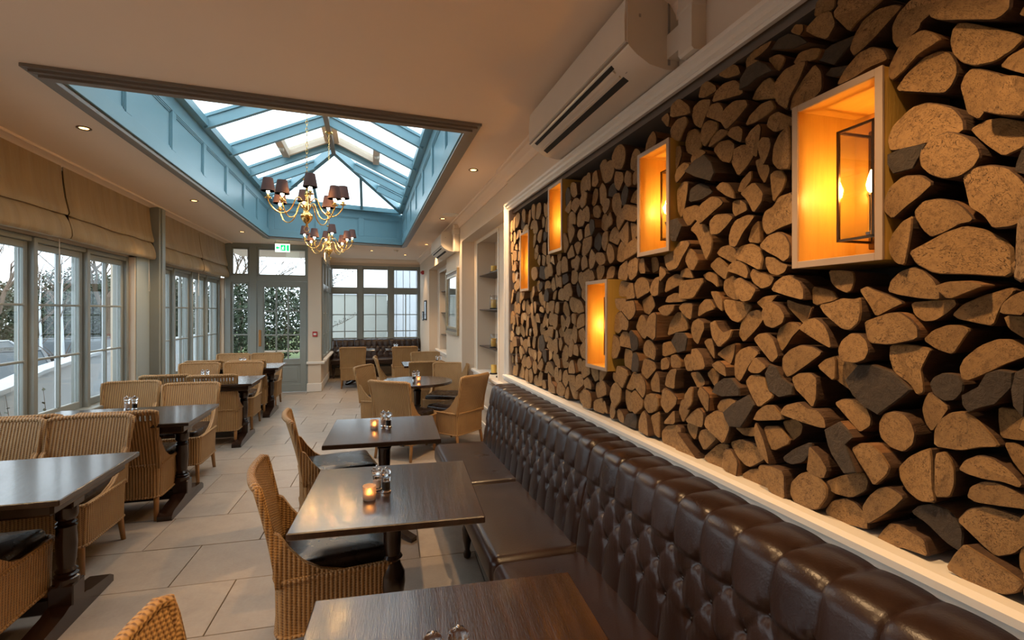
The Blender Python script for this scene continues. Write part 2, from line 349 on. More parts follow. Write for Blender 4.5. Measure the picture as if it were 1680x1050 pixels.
LOGS = (
 "n 1050,2425 1017,2454 918,2393 952,2379 985,2368 1003,2353|"
 "n 1012,2312 998,2341 975,2367 939,2376 900,2365 884,2351 912,2334 949,2311 981,2296 1003,2290|"
 "n 903,2277 904,2314 888,2335 854,2351 782,2306 802,2290 833,2283 838,2270 871,2260 891,2253|"
 "n 807,2279 805,2291 782,2301 777,2306 666,2238 668,2216 680,2209 692,2208 744,2237 789,2261|n 660,2201 655,2213 643,2219 641,2185|"
 "n 777,2207 773,2233 763,2242 744,2231 701,2196 670,2169 657,2153 674,2138 701,2128 733,2134 756,2152 772,2180|"
 "n 689,2111 674,2125 641,2130 641,2070 670,2093|n 916,2198 900,2227 882,2251 857,2261 830,2261 809,2243 792,2219 807,2215 838,2211 871,2189 900,2177|"
 "p 895,2149 871,2180 838,2202 804,2203 784,2186 773,2156 772,2134 782,2111 795,2101 843,2124|"
 "n 763,2102 754,2122 742,2130 722,2119 688,2092 689,2075 701,2052 716,2032 730,2017 751,2038 756,2067|"
 "n 711,2025 705,2043 690,2070 685,2083 660,2075 641,2060 641,1988 680,2005|"
 "n 1039,2228 1019,2259 985,2285 952,2286 924,2265 912,2236 918,2233 955,2235 995,2225 1026,2223|"
 "b 1138,2349 1082,2362 1015,2352 1017,2338 1048,2321 1074,2303|b 1101,2285 1082,2296 1030,2278 1015,2261 1030,2255 1074,2267|"
 "n 1121,2505 1105,2509 1065,2484 1067,2457 1105,2461 1130,2470|n 1151,2439 1105,2456 1063,2445 1048,2399 1076,2371 1113,2400|"
 "n 1061,2464 1057,2479 1023,2458 1048,2450|"
 "n 900,2002 907,2032 897,2062 860,2092 830,2091 802,2076 777,2057 758,2025 755,1999 802,1996 843,1996 885,1998|"
 "n 750,2003 722,2012 694,2006 641,1973 641,1952 658,1933 689,1925 716,1954 738,1983|"
 "c 830,1960 825,1984 802,2001 772,2001 744,1981 724,1952 720,1932 731,1912 754,1899 782,1900 809,1917 826,1939|"
 "r 751,1896 731,1909 701,1906 674,1893 653,1865 641,1838 641,1787 668,1775 699,1776 711,1800 722,1813 739,1828 744,1857|"
 "b 906,1992 871,1996 817,1990 827,1974 849,1942 894,1943 907,1968|n 907,1882 894,1907 865,1926 830,1919 807,1895 835,1872 865,1853 894,1830 912,1853|"
 "n 851,1841 833,1860 802,1859 772,1847 754,1827 739,1803 744,1797 763,1796 792,1782 819,1775 835,1794 850,1826|"
 "n 909,1767 900,1793 876,1819 853,1827 854,1792 861,1746 867,1714 888,1720 906,1745|"
 "n 860,1744 827,1760 792,1778 756,1788 722,1774 690,1748 679,1729 679,1673 744,1683 809,1689 846,1715|n 658,1744 653,1765 641,1773 641,1720 651,1716|"
 "b 660,1899 651,1923 641,1927 641,1867 662,1887|p 1086,1717 1048,1714 1010,1707 1007,1684 1015,1658 1030,1652 1055,1663 1076,1681|"
 "n 921,1651 912,1678 888,1698 857,1706 833,1696 812,1672 802,1646 802,1628 843,1632 894,1642|n 799,1657 772,1666 740,1666 707,1655 733,1644 772,1627|"
 "n 874,1622 817,1626 777,1627 772,1615 792,1596 817,1579 843,1577 865,1593|n 990,1657 971,1666 952,1655 918,1640 884,1622 912,1608 949,1587 965,1618|"
 "n 1101,1618 1063,1624 1033,1635 1002,1631 981,1636 978,1602 983,1572 1008,1551 1030,1553 1059,1574 1086,1595|"
 "n 971,1550 973,1573 939,1586 912,1595 885,1597 862,1581 846,1561 847,1535 912,1517 965,1519|"
 "n 778,1593 760,1615 726,1633 682,1648 674,1641 694,1614 707,1570 735,1576 768,1584|n 682,1596 678,1616 660,1633 641,1642 641,1593|"
 "n 691,1591 641,1589 641,1536 660,1547 682,1564|p 846,1532 822,1556 792,1568 768,1569 747,1560 763,1536 784,1503 817,1512|"
 "n 757,1475 749,1497 724,1525 697,1540 676,1541 657,1528 649,1511 680,1493 711,1470 740,1451 752,1451|"
 "r 1039,1497 1030,1521 1007,1541 983,1539 965,1522 958,1497 966,1475 991,1463 1021,1465 1035,1477|"
 "p 921,1484 918,1514 871,1517 827,1510 838,1486 850,1461 846,1427 846,1407 860,1399 874,1423 912,1448|"
 "n 1105,1457 1063,1475 1030,1466 1003,1447 1030,1421 1037,1403 1015,1368 1070,1402 1105,1422|n 665,1693 657,1702 641,1705 641,1664 653,1675|"
 "b 1035,1410 998,1454 961,1458 912,1445 871,1409 888,1391 949,1334 985,1349 1015,1373|"
 "d 827,1430 819,1446 802,1457 777,1456 764,1439 765,1420 777,1401 797,1395 817,1406|"
 "b 745,1417 716,1440 703,1468 684,1478 662,1475 664,1446 690,1409 716,1396 735,1383 744,1396|"
 "n 1078,1338 1055,1353 1012,1359 985,1342 973,1316 975,1296 1002,1274 1023,1292 1052,1316|"
 "r 949,1311 936,1336 912,1347 885,1346 868,1329 860,1305 865,1277 888,1253 918,1254 945,1271 950,1289|"
 "n 849,1365 841,1390 830,1409 812,1401 788,1381 809,1348 830,1316 843,1332|"
 "p 814,1287 812,1322 799,1350 777,1370 751,1379 726,1368 701,1343 686,1321 722,1310 760,1292|"
 "n 699,1398 670,1397 641,1396 641,1343 668,1338 692,1337 698,1372|"
 "b 1084,1261 1037,1294 1012,1278 995,1262 1015,1240 978,1179 1012,1165 1055,1203 1070,1226|"
 "n 1002,1231 978,1250 949,1255 921,1237 903,1212 909,1192 942,1153 961,1178 985,1206|"
 "n 897,1211 876,1241 849,1263 830,1274 825,1244 821,1189 813,1157 846,1148 874,1161 892,1185|"
 "n 809,1269 789,1279 777,1264 771,1247 771,1211 781,1181 812,1171|"
 "n 757,1251 747,1273 722,1291 697,1292 668,1276 649,1256 653,1247 680,1250 711,1245 740,1246|n 686,1326 668,1330 641,1314 641,1265 653,1271 672,1295|"
 "b 662,1441 657,1476 641,1488 641,1393 657,1410|n 1101,1105 1048,1142 991,1170 980,1147 985,1122 1023,1089 1070,1085|"
 "n 1105,1023 1082,1058 1041,1080 1012,1079 988,1062 980,1037 981,1020 1048,1008 1101,1005|"
 "n 981,1081 961,1118 936,1146 912,1159 876,1146 900,1113 936,1074 971,1040 978,1060|"
 "n 955,1006 939,1035 921,1061 897,1068 865,1061 838,1059 827,1023 860,1019 888,1015 912,1004|"
 "d 871,1108 854,1130 825,1144 799,1143 777,1127 768,1107 770,1059 799,1068 838,1096|"
 "n 747,1193 740,1217 716,1237 690,1243 664,1238 641,1229 641,1207 680,1198 731,1187|"
 "n 770,1130 749,1163 716,1182 684,1183 641,1181 641,1154 651,1133 672,1103 701,1084 722,1095 749,1115|"
 "n 777,1023 760,1061 740,1093 716,1085 680,1074 647,1059 660,1033 680,1018 705,1013 744,1015|n 664,1100 660,1121 641,1137 641,1067 657,1069 663,1080|"
 "n 1554,2495 1526,2510 1473,2498 1450,2477 1435,2444 1504,2460|n 1652,2450 1643,2494 1612,2500 1564,2459 1559,2437 1617,2435|"
 "n 1571,2398 1554,2431 1514,2445 1462,2435 1427,2398 1424,2368 1504,2384|"
 "b 1414,2378 1407,2410 1374,2434 1329,2433 1294,2406 1273,2376 1329,2382 1374,2374|"
 "n 1398,2337 1374,2361 1337,2375 1303,2371 1278,2334 1269,2308 1272,2291|"
 "n 1266,2306 1257,2335 1221,2354 1169,2350 1141,2340 1169,2295 1199,2265 1213,2227 1253,2265|"
 "p 1208,2225 1199,2259 1162,2298 1123,2325 1103,2292 1103,2242 1134,2225 1191,2218|n 1303,2430 1261,2426 1237,2403 1249,2383 1267,2373|"
 "n 1417,2486 1364,2500 1347,2468 1374,2444 1414,2432|n 1351,2449 1329,2479 1273,2475 1290,2459 1320,2451|"
 "b 1290,2456 1261,2473 1221,2468 1180,2439 1155,2407 1207,2416|n 1193,2455 1176,2469 1152,2456 1152,2439 1165,2430|"
 "n 1191,2358 1169,2381 1127,2374 1103,2360 1116,2337 1152,2345|p 1821,2433 1810,2481 1761,2492 1706,2439 1702,2405|"
 "n 1706,2398 1692,2430 1643,2437 1582,2414 1589,2391 1624,2358 1648,2327 1692,2359|n 1621,2365 1582,2393 1531,2381 1506,2347 1514,2298 1571,2334|"
 "n 1504,2298 1482,2334 1436,2345 1384,2328 1378,2306 1427,2280 1482,2260|n 1407,2251 1384,2277 1329,2293 1285,2287 1266,2255 1303,2246 1360,2244|"
 "n 1307,2211 1294,2236 1261,2241 1225,2213 1187,2186 1225,2177 1278,2181|n 1896,2457 1839,2462 1825,2435 1843,2398|"
 "n 1839,2392 1788,2413 1732,2405 1712,2375 1746,2350 1773,2317 1832,2350|"
 "r 1763,2309 1746,2350 1700,2346 1667,2310 1663,2268 1681,2244 1712,2241 1753,2267|"
 "n 1658,2294 1643,2341 1606,2345 1559,2318 1564,2289 1606,2265 1635,2251|n 1617,2242 1594,2272 1547,2288 1498,2265 1498,2254 1547,2245|"
 "n 1482,2242 1462,2260 1427,2255 1407,2233 1414,2192 1451,2216|p 1391,2189 1364,2214 1329,2225 1320,2209 1329,2174 1337,2146 1343,2120 1364,2134|"
 "n 1333,2159 1311,2175 1282,2162 1278,2137 1290,2109 1311,2082 1324,2119|n 1266,2078 1261,2126 1237,2159 1202,2173 1201,2041 1245,2051|"
 "n 1580,2221 1547,2241 1498,2232 1467,2203 1482,2142 1531,2163|n 1482,2142 1477,2188 1427,2191 1384,2172 1377,2138 1407,2109 1450,2085|"
 "n 1374,2117 1347,2119 1320,2105 1304,2066 1329,2027 1356,2064|n 1301,2049 1282,2057 1249,2047 1231,2020 1241,1988 1279,1954 1290,1996|"
 "n 1323,1906 1307,1930 1269,1938 1245,1962 1187,1963 1180,1873 1245,1866 1303,1852 1320,1875|"
 "n 1410,2014 1351,2038 1311,1991 1316,1962 1347,1931 1374,1978|n 1442,2028 1421,2060 1371,2083 1370,2050 1417,2022|"
 "n 1547,2064 1514,2078 1473,2062 1442,2025 1436,1999 1482,2020|n 1706,2220 1686,2243 1630,2237 1599,2215 1648,2210 1692,2195|"
 "b 1706,2170 1654,2200 1606,2206 1564,2166 1542,2121 1559,2095 1643,2133|n 1784,2170 1773,2202 1732,2215 1692,2195 1726,2163 1771,2138|"
 "n 1810,2238 1810,2307 1782,2302 1771,2265 1788,2223 1803,2205|n 1803,2114 1753,2140 1710,2128 1726,2079 1761,2011 1782,1999 1805,2028|"
 "d 1716,2048 1712,2101 1662,2113 1612,2089 1589,2060 1643,2045|n 1648,1981 1617,2019 1564,2036 1526,2022 1506,1999 1564,1973 1624,1943 1645,1961|"
 "n 1470,1999 1432,1996 1398,1976 1388,1949 1421,1945 1451,1940 1467,1962|n 1761,1994 1746,2029 1686,2030 1652,2010 1667,1984 1732,1951|"
 "n 1580,1944 1547,1964 1482,1955 1451,1937 1482,1913 1526,1889 1571,1893|"
 "n 1447,1899 1427,1922 1384,1931 1351,1923 1374,1897 1398,1874 1427,1828 1454,1835 1457,1868|n 1392,1841 1378,1888 1351,1908 1344,1866 1343,1830|"
 "b 1850,1988 1773,1991 1740,1952 1773,1898 1803,1902|n 1726,1938 1667,1974 1612,1926 1582,1874 1585,1836 1612,1800 1643,1852 1681,1909|"
 "n 1901,1847 1816,1860 1773,1894 1706,1888 1692,1870 1740,1830 1782,1783 1854,1778 1884,1809|"
 "p 1732,1813 1706,1860 1662,1833 1639,1798 1667,1765 1700,1772|n 1564,1819 1537,1842 1498,1845 1467,1825 1462,1800 1473,1771|"
 "n 1454,1806 1421,1830 1374,1832 1337,1809 1323,1777 1329,1737 1398,1771 1442,1787|"
 "n 1329,1818 1290,1847 1249,1852 1221,1837 1202,1806 1202,1768 1225,1756 1249,1773 1285,1790|"
 "n 1304,1779 1266,1773 1237,1753 1207,1743 1221,1723 1249,1715 1285,1724 1303,1752|n 1612,1780 1559,1807 1526,1784 1506,1756 1526,1718 1571,1745|"
 "n 1488,1750 1462,1774 1427,1780 1392,1760 1381,1735 1388,1713 1432,1732|n 1377,1728 1364,1747 1324,1727 1279,1711 1294,1685 1329,1676 1364,1699|"
 "n 1279,1668 1266,1693 1233,1710 1207,1712 1169,1691 1153,1666 1152,1634 1213,1649|n 1147,1674 1113,1667 1084,1657 1071,1634 1147,1617|"
 "n 1654,1745 1617,1755 1571,1738 1554,1691 1589,1711 1630,1726|n 1795,1749 1788,1774 1746,1782 1712,1768 1690,1734|"
 "n 1896,1684 1884,1742 1832,1763 1788,1749 1782,1722 1848,1700|n 1773,1654 1773,1728 1706,1730 1648,1732 1643,1711 1692,1652|"
 "n 1526,1682 1521,1715 1482,1730 1451,1711 1442,1649 1473,1641 1509,1658|p 1454,1711 1421,1720 1374,1693 1340,1674 1364,1640 1402,1634 1436,1653|"
 "n 1360,1630 1329,1650 1273,1654 1294,1635 1324,1605|r 1317,1592 1303,1625 1273,1631 1245,1614 1230,1586 1241,1563 1278,1546 1307,1555|"
 "n 1241,1638 1199,1623 1155,1614 1165,1583 1174,1558 1207,1586 1237,1614|n 1526,1644 1457,1635 1398,1620 1421,1581 1451,1561 1482,1569 1514,1602|"
 "n 1612,1677 1571,1676 1537,1645 1534,1600 1564,1617|n 1686,1578 1681,1623 1643,1647 1606,1646 1571,1610 1630,1599|"
 "n 1793,1616 1761,1637 1702,1633 1706,1565 1746,1581|n 1896,1639 1877,1666 1825,1681 1773,1663 1753,1643|"
 "n 1920,1612 1877,1627 1795,1629 1810,1603 1854,1580 1894,1585|n 1925,1805 1877,1782 1870,1764 1925,1731|"
 "n 1884,1492 1870,1545 1825,1596 1782,1594 1757,1568 1753,1522 1825,1511|"
 "n 1716,1524 1700,1557 1662,1572 1624,1558 1624,1531 1648,1502 1671,1468 1700,1482|"
 "n 1594,1555 1564,1565 1542,1537 1514,1520 1457,1537 1473,1503 1537,1465 1582,1505|"
 "n 1457,1515 1442,1562 1402,1599 1364,1605 1324,1592 1374,1539 1435,1491|"
 "n 1371,1505 1347,1523 1307,1529 1282,1513 1266,1478 1261,1456 1290,1433 1329,1467|"
 "n 1278,1516 1266,1546 1230,1566 1202,1564 1185,1551 1218,1523 1241,1493 1261,1472|"
 "n 1165,1549 1141,1575 1113,1581 1087,1561 1074,1533 1067,1496 1100,1511 1134,1530|"
 "n 1470,1404 1467,1441 1442,1464 1398,1478 1347,1461 1388,1423 1432,1351 1462,1364|n 1384,1400 1351,1448 1294,1420 1329,1394 1364,1391|"
 "p 1241,1422 1237,1455 1207,1482 1169,1498 1127,1494 1100,1480 1155,1440 1207,1404 1227,1395|"
 "n 1207,1394 1184,1411 1147,1416 1129,1402 1131,1344 1141,1314 1169,1341 1195,1361|"
 "n 1395,1356 1378,1379 1343,1387 1311,1378 1298,1350 1267,1328 1329,1280 1364,1315|"
 "b 1303,1395 1290,1426 1266,1419 1245,1389 1207,1369 1207,1344 1249,1329 1285,1344|n 1123,1438 1100,1461 1067,1474 1067,1401|"
 "n 1237,1278 1218,1307 1169,1326 1144,1312 1110,1312 1091,1293 1087,1268 1106,1264 1176,1269|"
 "n 1357,1230 1337,1265 1303,1292 1269,1298 1249,1279 1230,1260|b 1493,1231 1451,1268 1378,1312 1347,1284 1374,1240 1402,1199 1457,1190 1477,1208|"
 "n 1554,1237 1526,1270 1477,1285 1432,1282 1482,1248 1521,1221|b 1568,1293 1547,1327 1504,1353 1462,1358 1421,1331 1421,1305 1514,1287|"
 "n 1571,1436 1514,1470 1462,1485 1473,1440 1493,1405 1526,1421|p 1571,1397 1526,1417 1488,1402 1482,1362 1526,1372|"
 "n 1635,1479 1612,1493 1582,1494 1573,1463 1576,1416 1606,1445|n 1686,1446 1643,1454 1606,1428 1589,1391 1599,1378 1673,1364|"
 "n 1750,1399 1732,1423 1700,1425 1686,1393 1696,1359 1732,1355|n 1896,1268 1877,1316 1839,1347 1782,1358 1803,1312 1810,1267|"
 "n 1712,1349 1662,1359 1624,1328 1624,1312 1662,1295 1681,1316|n 1621,1356 1582,1383 1542,1362 1554,1334 1576,1311|"
 "p 1913,1183 1901,1259 1839,1250 1803,1229 1810,1198 1870,1149|n 1732,1250 1692,1294 1667,1294 1671,1232 1712,1197|"
 "n 1654,1275 1630,1307 1573,1280 1589,1210 1630,1240|n 1793,1175 1773,1227 1740,1232 1726,1192 1773,1130|"
 "n 1746,1143 1692,1191 1643,1219 1612,1203 1617,1162 1630,1144|b 1861,1469 1825,1507 1761,1509 1732,1489 1746,1438 1803,1424|"
 "n 1925,1456 1877,1468 1810,1429 1925,1393|n 1925,1383 1884,1398 1859,1372 1870,1348 1925,1335|n 1848,1354 1848,1407 1816,1415 1782,1393 1782,1362|"
 "n 1894,1101 1810,1181 1805,1118|n 1917,1014 1917,1059 1877,1095 1803,1115 1773,1106 1784,1013 1877,1007|n 1788,1004 1784,1096 1720,1052 1658,1008|"
 "n 1750,1120 1732,1160 1667,1148 1686,1089 1700,1078 1732,1095|n 1652,1094 1635,1131 1594,1147 1542,1125 1624,1053|"
 "n 1599,1158 1594,1194 1547,1227 1498,1225 1473,1180 1498,1114 1542,1133|n 1462,1182 1421,1189 1374,1202 1360,1188 1378,1170 1421,1163|"
 "n 1356,1192 1343,1228 1311,1183 1290,1132 1285,1102 1329,1131|n 1323,1217 1257,1232 1213,1192 1285,1146 1307,1181|"
 "n 1259,1248 1207,1267 1180,1252 1187,1223 1221,1194 1245,1222|n 1643,1020 1564,1096 1517,1102 1526,1066 1539,1000 1582,1003|"
 "p 1514,1024 1504,1094 1473,1098 1442,1063 1450,1007 1477,1005|n 1493,1119 1436,1146 1384,1143 1333,1130 1324,1108 1388,1062 1413,1061 1451,1079|"
 "n 1436,1019 1398,1050 1347,1068 1316,1044 1294,1008 1347,1006 1427,1007|n 1331,1086 1273,1101 1225,1099 1221,1009 1278,1017 1311,1046|"
 "r 1213,1036 1207,1071 1176,1105 1144,1122 1110,1121 1081,1098 1084,1069 1113,1025 1162,1006 1199,1014|"
 "n 1147,1124 1141,1162 1137,1203 1103,1181 1079,1151 1091,1120|d 1241,1139 1199,1177 1147,1209 1141,1186 1169,1144 1210,1125 1237,1128"
)
# ---------------------------------------------------------------- structure: floor
def clip(poly, f):                       # keep where f(p) >= 0
    out = []
    for i in range(len(poly)):
        a, b = poly[i], poly[(i+1) % len(poly)]; fa, fb = f(a), f(b)
        if fa >= 0: out.append(a)
        if fa*fb < 0:
            t = fa/(fa-fb); out.append((a[0]+(b[0]-a[0])*t, a[1]+(b[1]-a[1])*t))
    return out
FX0, FX1, FY0, FY1 = -2.74, 1.44, -2.55, 12.85
mb = MB(); mb.box(-2.95, -2.7, -.15, 1.75, 13.05, -.012)
floor = tag(mb.build('floor', M['grout']), kind='structure')
TL, TW = .72, .525
tile_mesh = None
ca, sa = math.cos(math.radians(-2.6)), math.sin(math.radians(-2.6))
for r in range(-7, 26):
    for k in range(-6, 5):
        u0 = k*TL + (r % 2)*TL*.5 + .17; v0 = r*TW + .07; g = .003
        loc = [(u0+g, v0+g), (u0+TL-g, v0+g), (u0+TL-g, v0+TW-g), (u0+g, v0+TW-g)]
        P = [(a*ca-b*sa, a*sa+b*ca) for a, b in loc]
        n0 = P
        for f in (lambda p: p[0]-FX0, lambda p: FX1-p[0], lambda p: p[1]-FY0, lambda p: FY1-p[1]): 
            P = clip(P, f) if P else P
        if len(P) < 3: continue
        cx = sum(p[0] for p in P)/len(P); cy = sum(p[1] for p in P)/len(P)
        if min(max(p[0] for p in P)-min(p[0] for p in P), max(p[1] for p in P)-min(p[1] for p in P)) < .03: continue
        q = MB(); e = .0015
        sh = [((p[0]-cx)*(1-e/.3), (p[1]-cy)*(1-e/.3)) for p in P]
        q.loft([[(a-cx, b-cy, -.012) for a, b in P], [(a-cx, b-cy, -.0015) for a, b in P], [(a, b, 0) for a, b in sh]])
        o = q.build('tile', M['tile'], floor); o.location = (cx, cy, random.uniform(-.0006, .0004))
# ---------------------------------------------------------------- ceiling with the roof-lantern opening
NL, NR, FR, FL = (-1.70, 3.30), (.67, 3.43), (.64, 9.98), (-1.70, 9.40)
mb = MB()
for poly in ([(-2.95,-2.7),(1.75,-2.7),(1.75,3.43),NR,NL,(-2.95,3.30)], [(-2.95,3.30),NL,FL,(-2.95,9.40)], [NR,(1.75,3.43),(1.75,9.98),FR], [(-2.95,9.40),FL,FR,(1.75,9.98),(1.75,13.05),(-2.95,13.05)]):
    mb.prism(poly, ZC, ZC+.12)
ceiling = tag(mb.build('ceiling', M['ceil']), kind='structure')
def beam(mb, p, q, w, h, m=0, up=(0,0,1), off=0):
    p, q = Vector(p), Vector(q); d = (q-p).normalized(); s = d.cross(Vector(up)).normalized(); n = s.cross(d).normalized()
    R = []
    for c in (p, q): R.append([c+s*(-w/2)+n*(off-h/2), c+s*(w/2)+n*(off-h/2), c+s*(w/2)+n*(off+h/2), c+s*(-w/2)+n*(off+h/2)])
    mb.loft(R, m); return mb
sk = thing('skylight', 'blue-painted roof lantern with panelled upstand, rafters and glass roof', 'skylight', kind='structure')
CN = [NL, NR, FR, FL]; ZE = 3.53
ctr = (sum(c[0] for c in CN)/4, sum(c[1] for c in CN)/4)
npan = [3, 7, 3, 7]
for i in range(4):
    A = Vector((*CN[i], 0)); B = Vector((*CN[(i+1) % 4], 0)); d = (B-A); L = d.length; d.normalize()
    n = Vector((-d.y, d.x, 0))           # points inwards (corners run anticlockwise)
    # soffit moulding under the opening edge
    mb = MB()
    for (o0, o1, z0, z1) in ((-.085, 0, ZC-.018, ZC+.0), (-.06, .012, ZC-.032, ZC-.018), (-.03, .02, ZC-.046, ZC-.032)):
        def P(s, o, z): q = A + d*s + n*o; return (q.x, q.y, z)
        mb.loft([[P(o0, o0, z0), P(o1, o1, z0), P(o1, o1, z1), P(o0, o0, z1)], [P(L-o0, o0, z0), P(L-o1, o1, z0), P(L-o1, o1, z1), P(L-o0, o0, z1)]])
    mb.build('opening_moulding', M['moul'], sk)
    fr = Matrix(((d.x, n.x, 0, A.x), (d.y, n.y, 0, A.y), (0, 0, 1, 0), (0, 0, 0, 1)))
    mb = MB().box(-.05, -.08, ZC-.0, L+.05, 0, ZE, M=fr); mb.build('upstand', M['lantern'], sk)
    mb = MB()
    mb.box(0, 0, ZC, L, .018, ZC+.12, M=fr, b=.002); mb.box(0, 0, ZE-.14, L, .018, ZE, M=fr, b=.002)
    mb.build('rail', M['lantern'], sk)
    N = npan[i]; w = (L-.08)/N
    for k in range(N+1):
        x = .04 + k*w; MB().box(x-.045 if k else 0, 0, ZC+.12, x+.045 if k < N else L, .018, ZE-.14, M=fr, b=.002).build('stile', M['lantern'], sk)
    for k in range(N):
        x0 = .04+k*w+.045; x1 = .04+(k+1)*w-.045; z0 = ZC+.12; z1 = ZE-.14; q = MB()
        for a in (0, 1):
            t = .014+a*.012; hh = .012-a*.005
            for bx_ in ((x0+a*.014, z0+a*.014, x1-a*.014, z0+.012+a*.014), (x0+a*.014, z1-.012-a*.014, x1-a*.014, z1-a*.014), (x0+a*.014, z0+a*.014, x0+.012+a*.014, z1-a*.014), (x1-.012-a*.014, z0+a*.014, x1-a*.014, z1-a*.014)):
                q.box(bx_[0], 0, bx_[1], bx_[2], hh, bx_[3], M=fr)
        q.build('panel_bead', M['lantern'], sk)
# glazed roof
RX = -.52; ZR = 4.07; eL = lambda y: -1.66; eR = lambda y: .62
Y0, Y1 = 3.36, 9.62; RUN0, RUN1 = 1.55, 1.72
def tt(y): return max(0, min(1, (y-Y0)/RUN0, (Y1-y)/RUN1))
def slope(side, y, t):
    x = (eL(y) if side < 0 else eR(y)); return (x+(RX-x)*t, y, ZE+.02+(ZR-ZE-.02)*t)
mb = MB(); 
for a, b in (((-1.66,Y0),(.62,Y0+.1)), ((.62,Y0+.1),(.60,Y1+.25)), ((.60,Y1+.25),(-1.66,Y1-.2)), ((-1.66,Y1-.2),(-1.66,Y0))):
    beam(mb, (*a, ZE+.03), (*b, ZE+.03), .11, .08)
mb.build('eaves_beam', M['lantern'], sk)
MB.build(beam(MB(), (RX, Y0+RUN0, ZR+.0), (RX, Y1-RUN1, ZR), .06, .16), 'ridge_beam', M['moul'], sk)
corner = {(-1,0): (-1.66,Y0,ZE+.03), (1,0): (.62,Y0,ZE+.03), (-1,1): (-1.66,Y1-.15,ZE+.03), (1,1): (.61,Y1+.12,ZE+.03)}
for (s_, e_), c in corner.items():
    beam(MB(), c, (RX, (Y0+RUN0) if e_ == 0 else (Y1-RUN1), ZR), .07, .13).build('hip_rafter', M['lantern'], sk)
RY = [3.95, 4.85, 5.77, 6.70, 7.65, 8.32, 8.9]
for s_ in (-1, 1):
    for y in RY:
        q = beam(MB(), slope(s_, y, 0), slope(s_, y, tt(y)), .055, .12); beam(q, slope(s_, y, 0), slope(s_, y, tt(y)), .09, .03, off=.06); q.build('rafter', M['lantern'], sk)
    ys = sorted(set([Y0]+RY+[Y1, Y0+RUN0, Y1-RUN1]))
    for a, b in zip(ys, ys[1:]):
        P = [slope(s_, a, 0), slope(s_, b, 0), slope(s_, b, tt(b)), slope(s_, a, tt(a))]
        P = [P[i] for i in range(4) if (Vector(P[i])-Vector(P[i-1])).length > .001]
        q = MB(); q.loft([[(x, y, z+.075) for x, y, z in P], [(x, y, z+.081) for x, y, z in P]]); q.build('glass_pane', M['skyglass'], sk)
    # opening vent sash near the ridge
    a, b = 6.76, 7.59; q = MB()
    for t0, t1 in ((.42, .5), (.92, .99)):
        beam(q, slope(s_, a, (t0+t1)/2), slope(s_, b, (t0+t1)/2), .09, .10, off=.06)
    beam(q, slope(s_, a+.03, .45), slope(s_, a+.03, .95), .05, .10, off=.06); beam(q, slope(s_, b-.03, .45), slope(s_, b-.03, .95), .05, .10, off=.06)
    v = q.build('roof_vent_sash', M['wall'], sk); tag(v, 'cream timber vent sash')
    q = MB(); m0 = Vector(slope(s_, (a+b)/2, .46)); q.box(m0.x-.03, m0.y-.03, m0.z-.03, m0.x+.03, m0.y+.03, m0.z+.03, b=.008); q.build('vent_actuator', M['plastic'], v)
for e_ in (0, 1):
    apex = Vector((RX, (Y0+RUN0) if e_ == 0 else (Y1-RUN1), ZR)); P = [corner[(-1,e_)], corner[(1,e_)]]
    q = MB(); q.loft([[Vector(P[0])+Vector((0,0,.06)), Vector(P[1])+Vector((0,0,.06)), apex+Vector((0,0,.06))], [Vector(P[0])+Vector((0,0,.066)), Vector(P[1])+Vector((0,0,.066)), apex+Vector((0,0,.066))]]); q.build('glass_pane', M['skyglass'], sk)
    for t in (.33, .67):
        b0 = Vector(P[0]).lerp(Vector(P[1]), t); k = 1-abs(2*t-1); top = b0.lerp(apex, .62)
        top.x = b0.x
        beam(MB(), b0, top, .045, .07).build('rafter', M['lantern'], sk)
# ---------------------------------------------------------------- right wall
mb = MB()
mb.box(1.25, -2.7, 2.54, 1.75, 4.42, ZC); mb.box(1.25, -2.7, 0, 1.75, 4.42, .99); mb.box(1.25, 4.33, .99, 1.5, 4.42, 2.54)
mb.box(1.25, -2.7, .99, 1.75, -.35, 2.54); mb.box(1.5, -.35, .99, 1.75, 4.42, 2.54)
# shelf recess and piers
mb.box(1.27, 4.42, 2.60, 1.75, 6.90, ZC); mb.box(1.45, 4.42, 0, 1.75, 6.9, .76); mb.box(1.45, 4.42, .76, 1.75, 5.53, 2.6); mb.box(1.45, 6.66, .76, 1.75, 6.9, 2.6); mb.box(1.45, 5.53, 2.57, 1.75, 6.66, 2.6)
mb.box(1.7, 5.53, .76, 1.75, 6.66, 2.57)
mb.box(1.27, 6.9, 0, 1.75, 8.35, ZC)
mb.box(1.27, 8.35, 2.52, 1.75, 10.88, ZC); mb.box(1.45, 8.35, 0, 1.75, 10.88, .76); mb.box(1.45, 8.35, .76, 1.75, 8.95, 2.52); mb.box(1.45, 10.45, .76, 1.75, 10.88, 2.52); mb.box(1.7, 8.95, .76, 1.75, 10.45, 2.52); mb.box(1.45, 8.95, 2.45, 1.7, 10.45, 2.52)
mb.box(1.27, 10.88, 0, 1.75, 13.05, ZC)
tag(mb.build('wall_right', M['wall']), kind='structure')
def mould(name, pts, prof, parent=None, mat='white', n=Vector((-1,0,0)), lab=None):
    """sweep a stepped profile [(out, along)...] round a mitred rectangle in the Y-Z plane"""
    mb = MB(); R = []
    for (y, z, dy, dz) in pts: R.append([(n.x*o+BX, y+dy*a, z+dz*a) for o, a in prof])
    mb.loft(R, 0, True, True); o = mb.build(name, M[mat], parent); return o
BX = 1.25
prof = [(0, .0), (.018, 0), (.024, .010), (.018, .018), (.030, .028), (.030, .045), (.042, .055), (.042, .072), (.030, .082), (0, .082)]
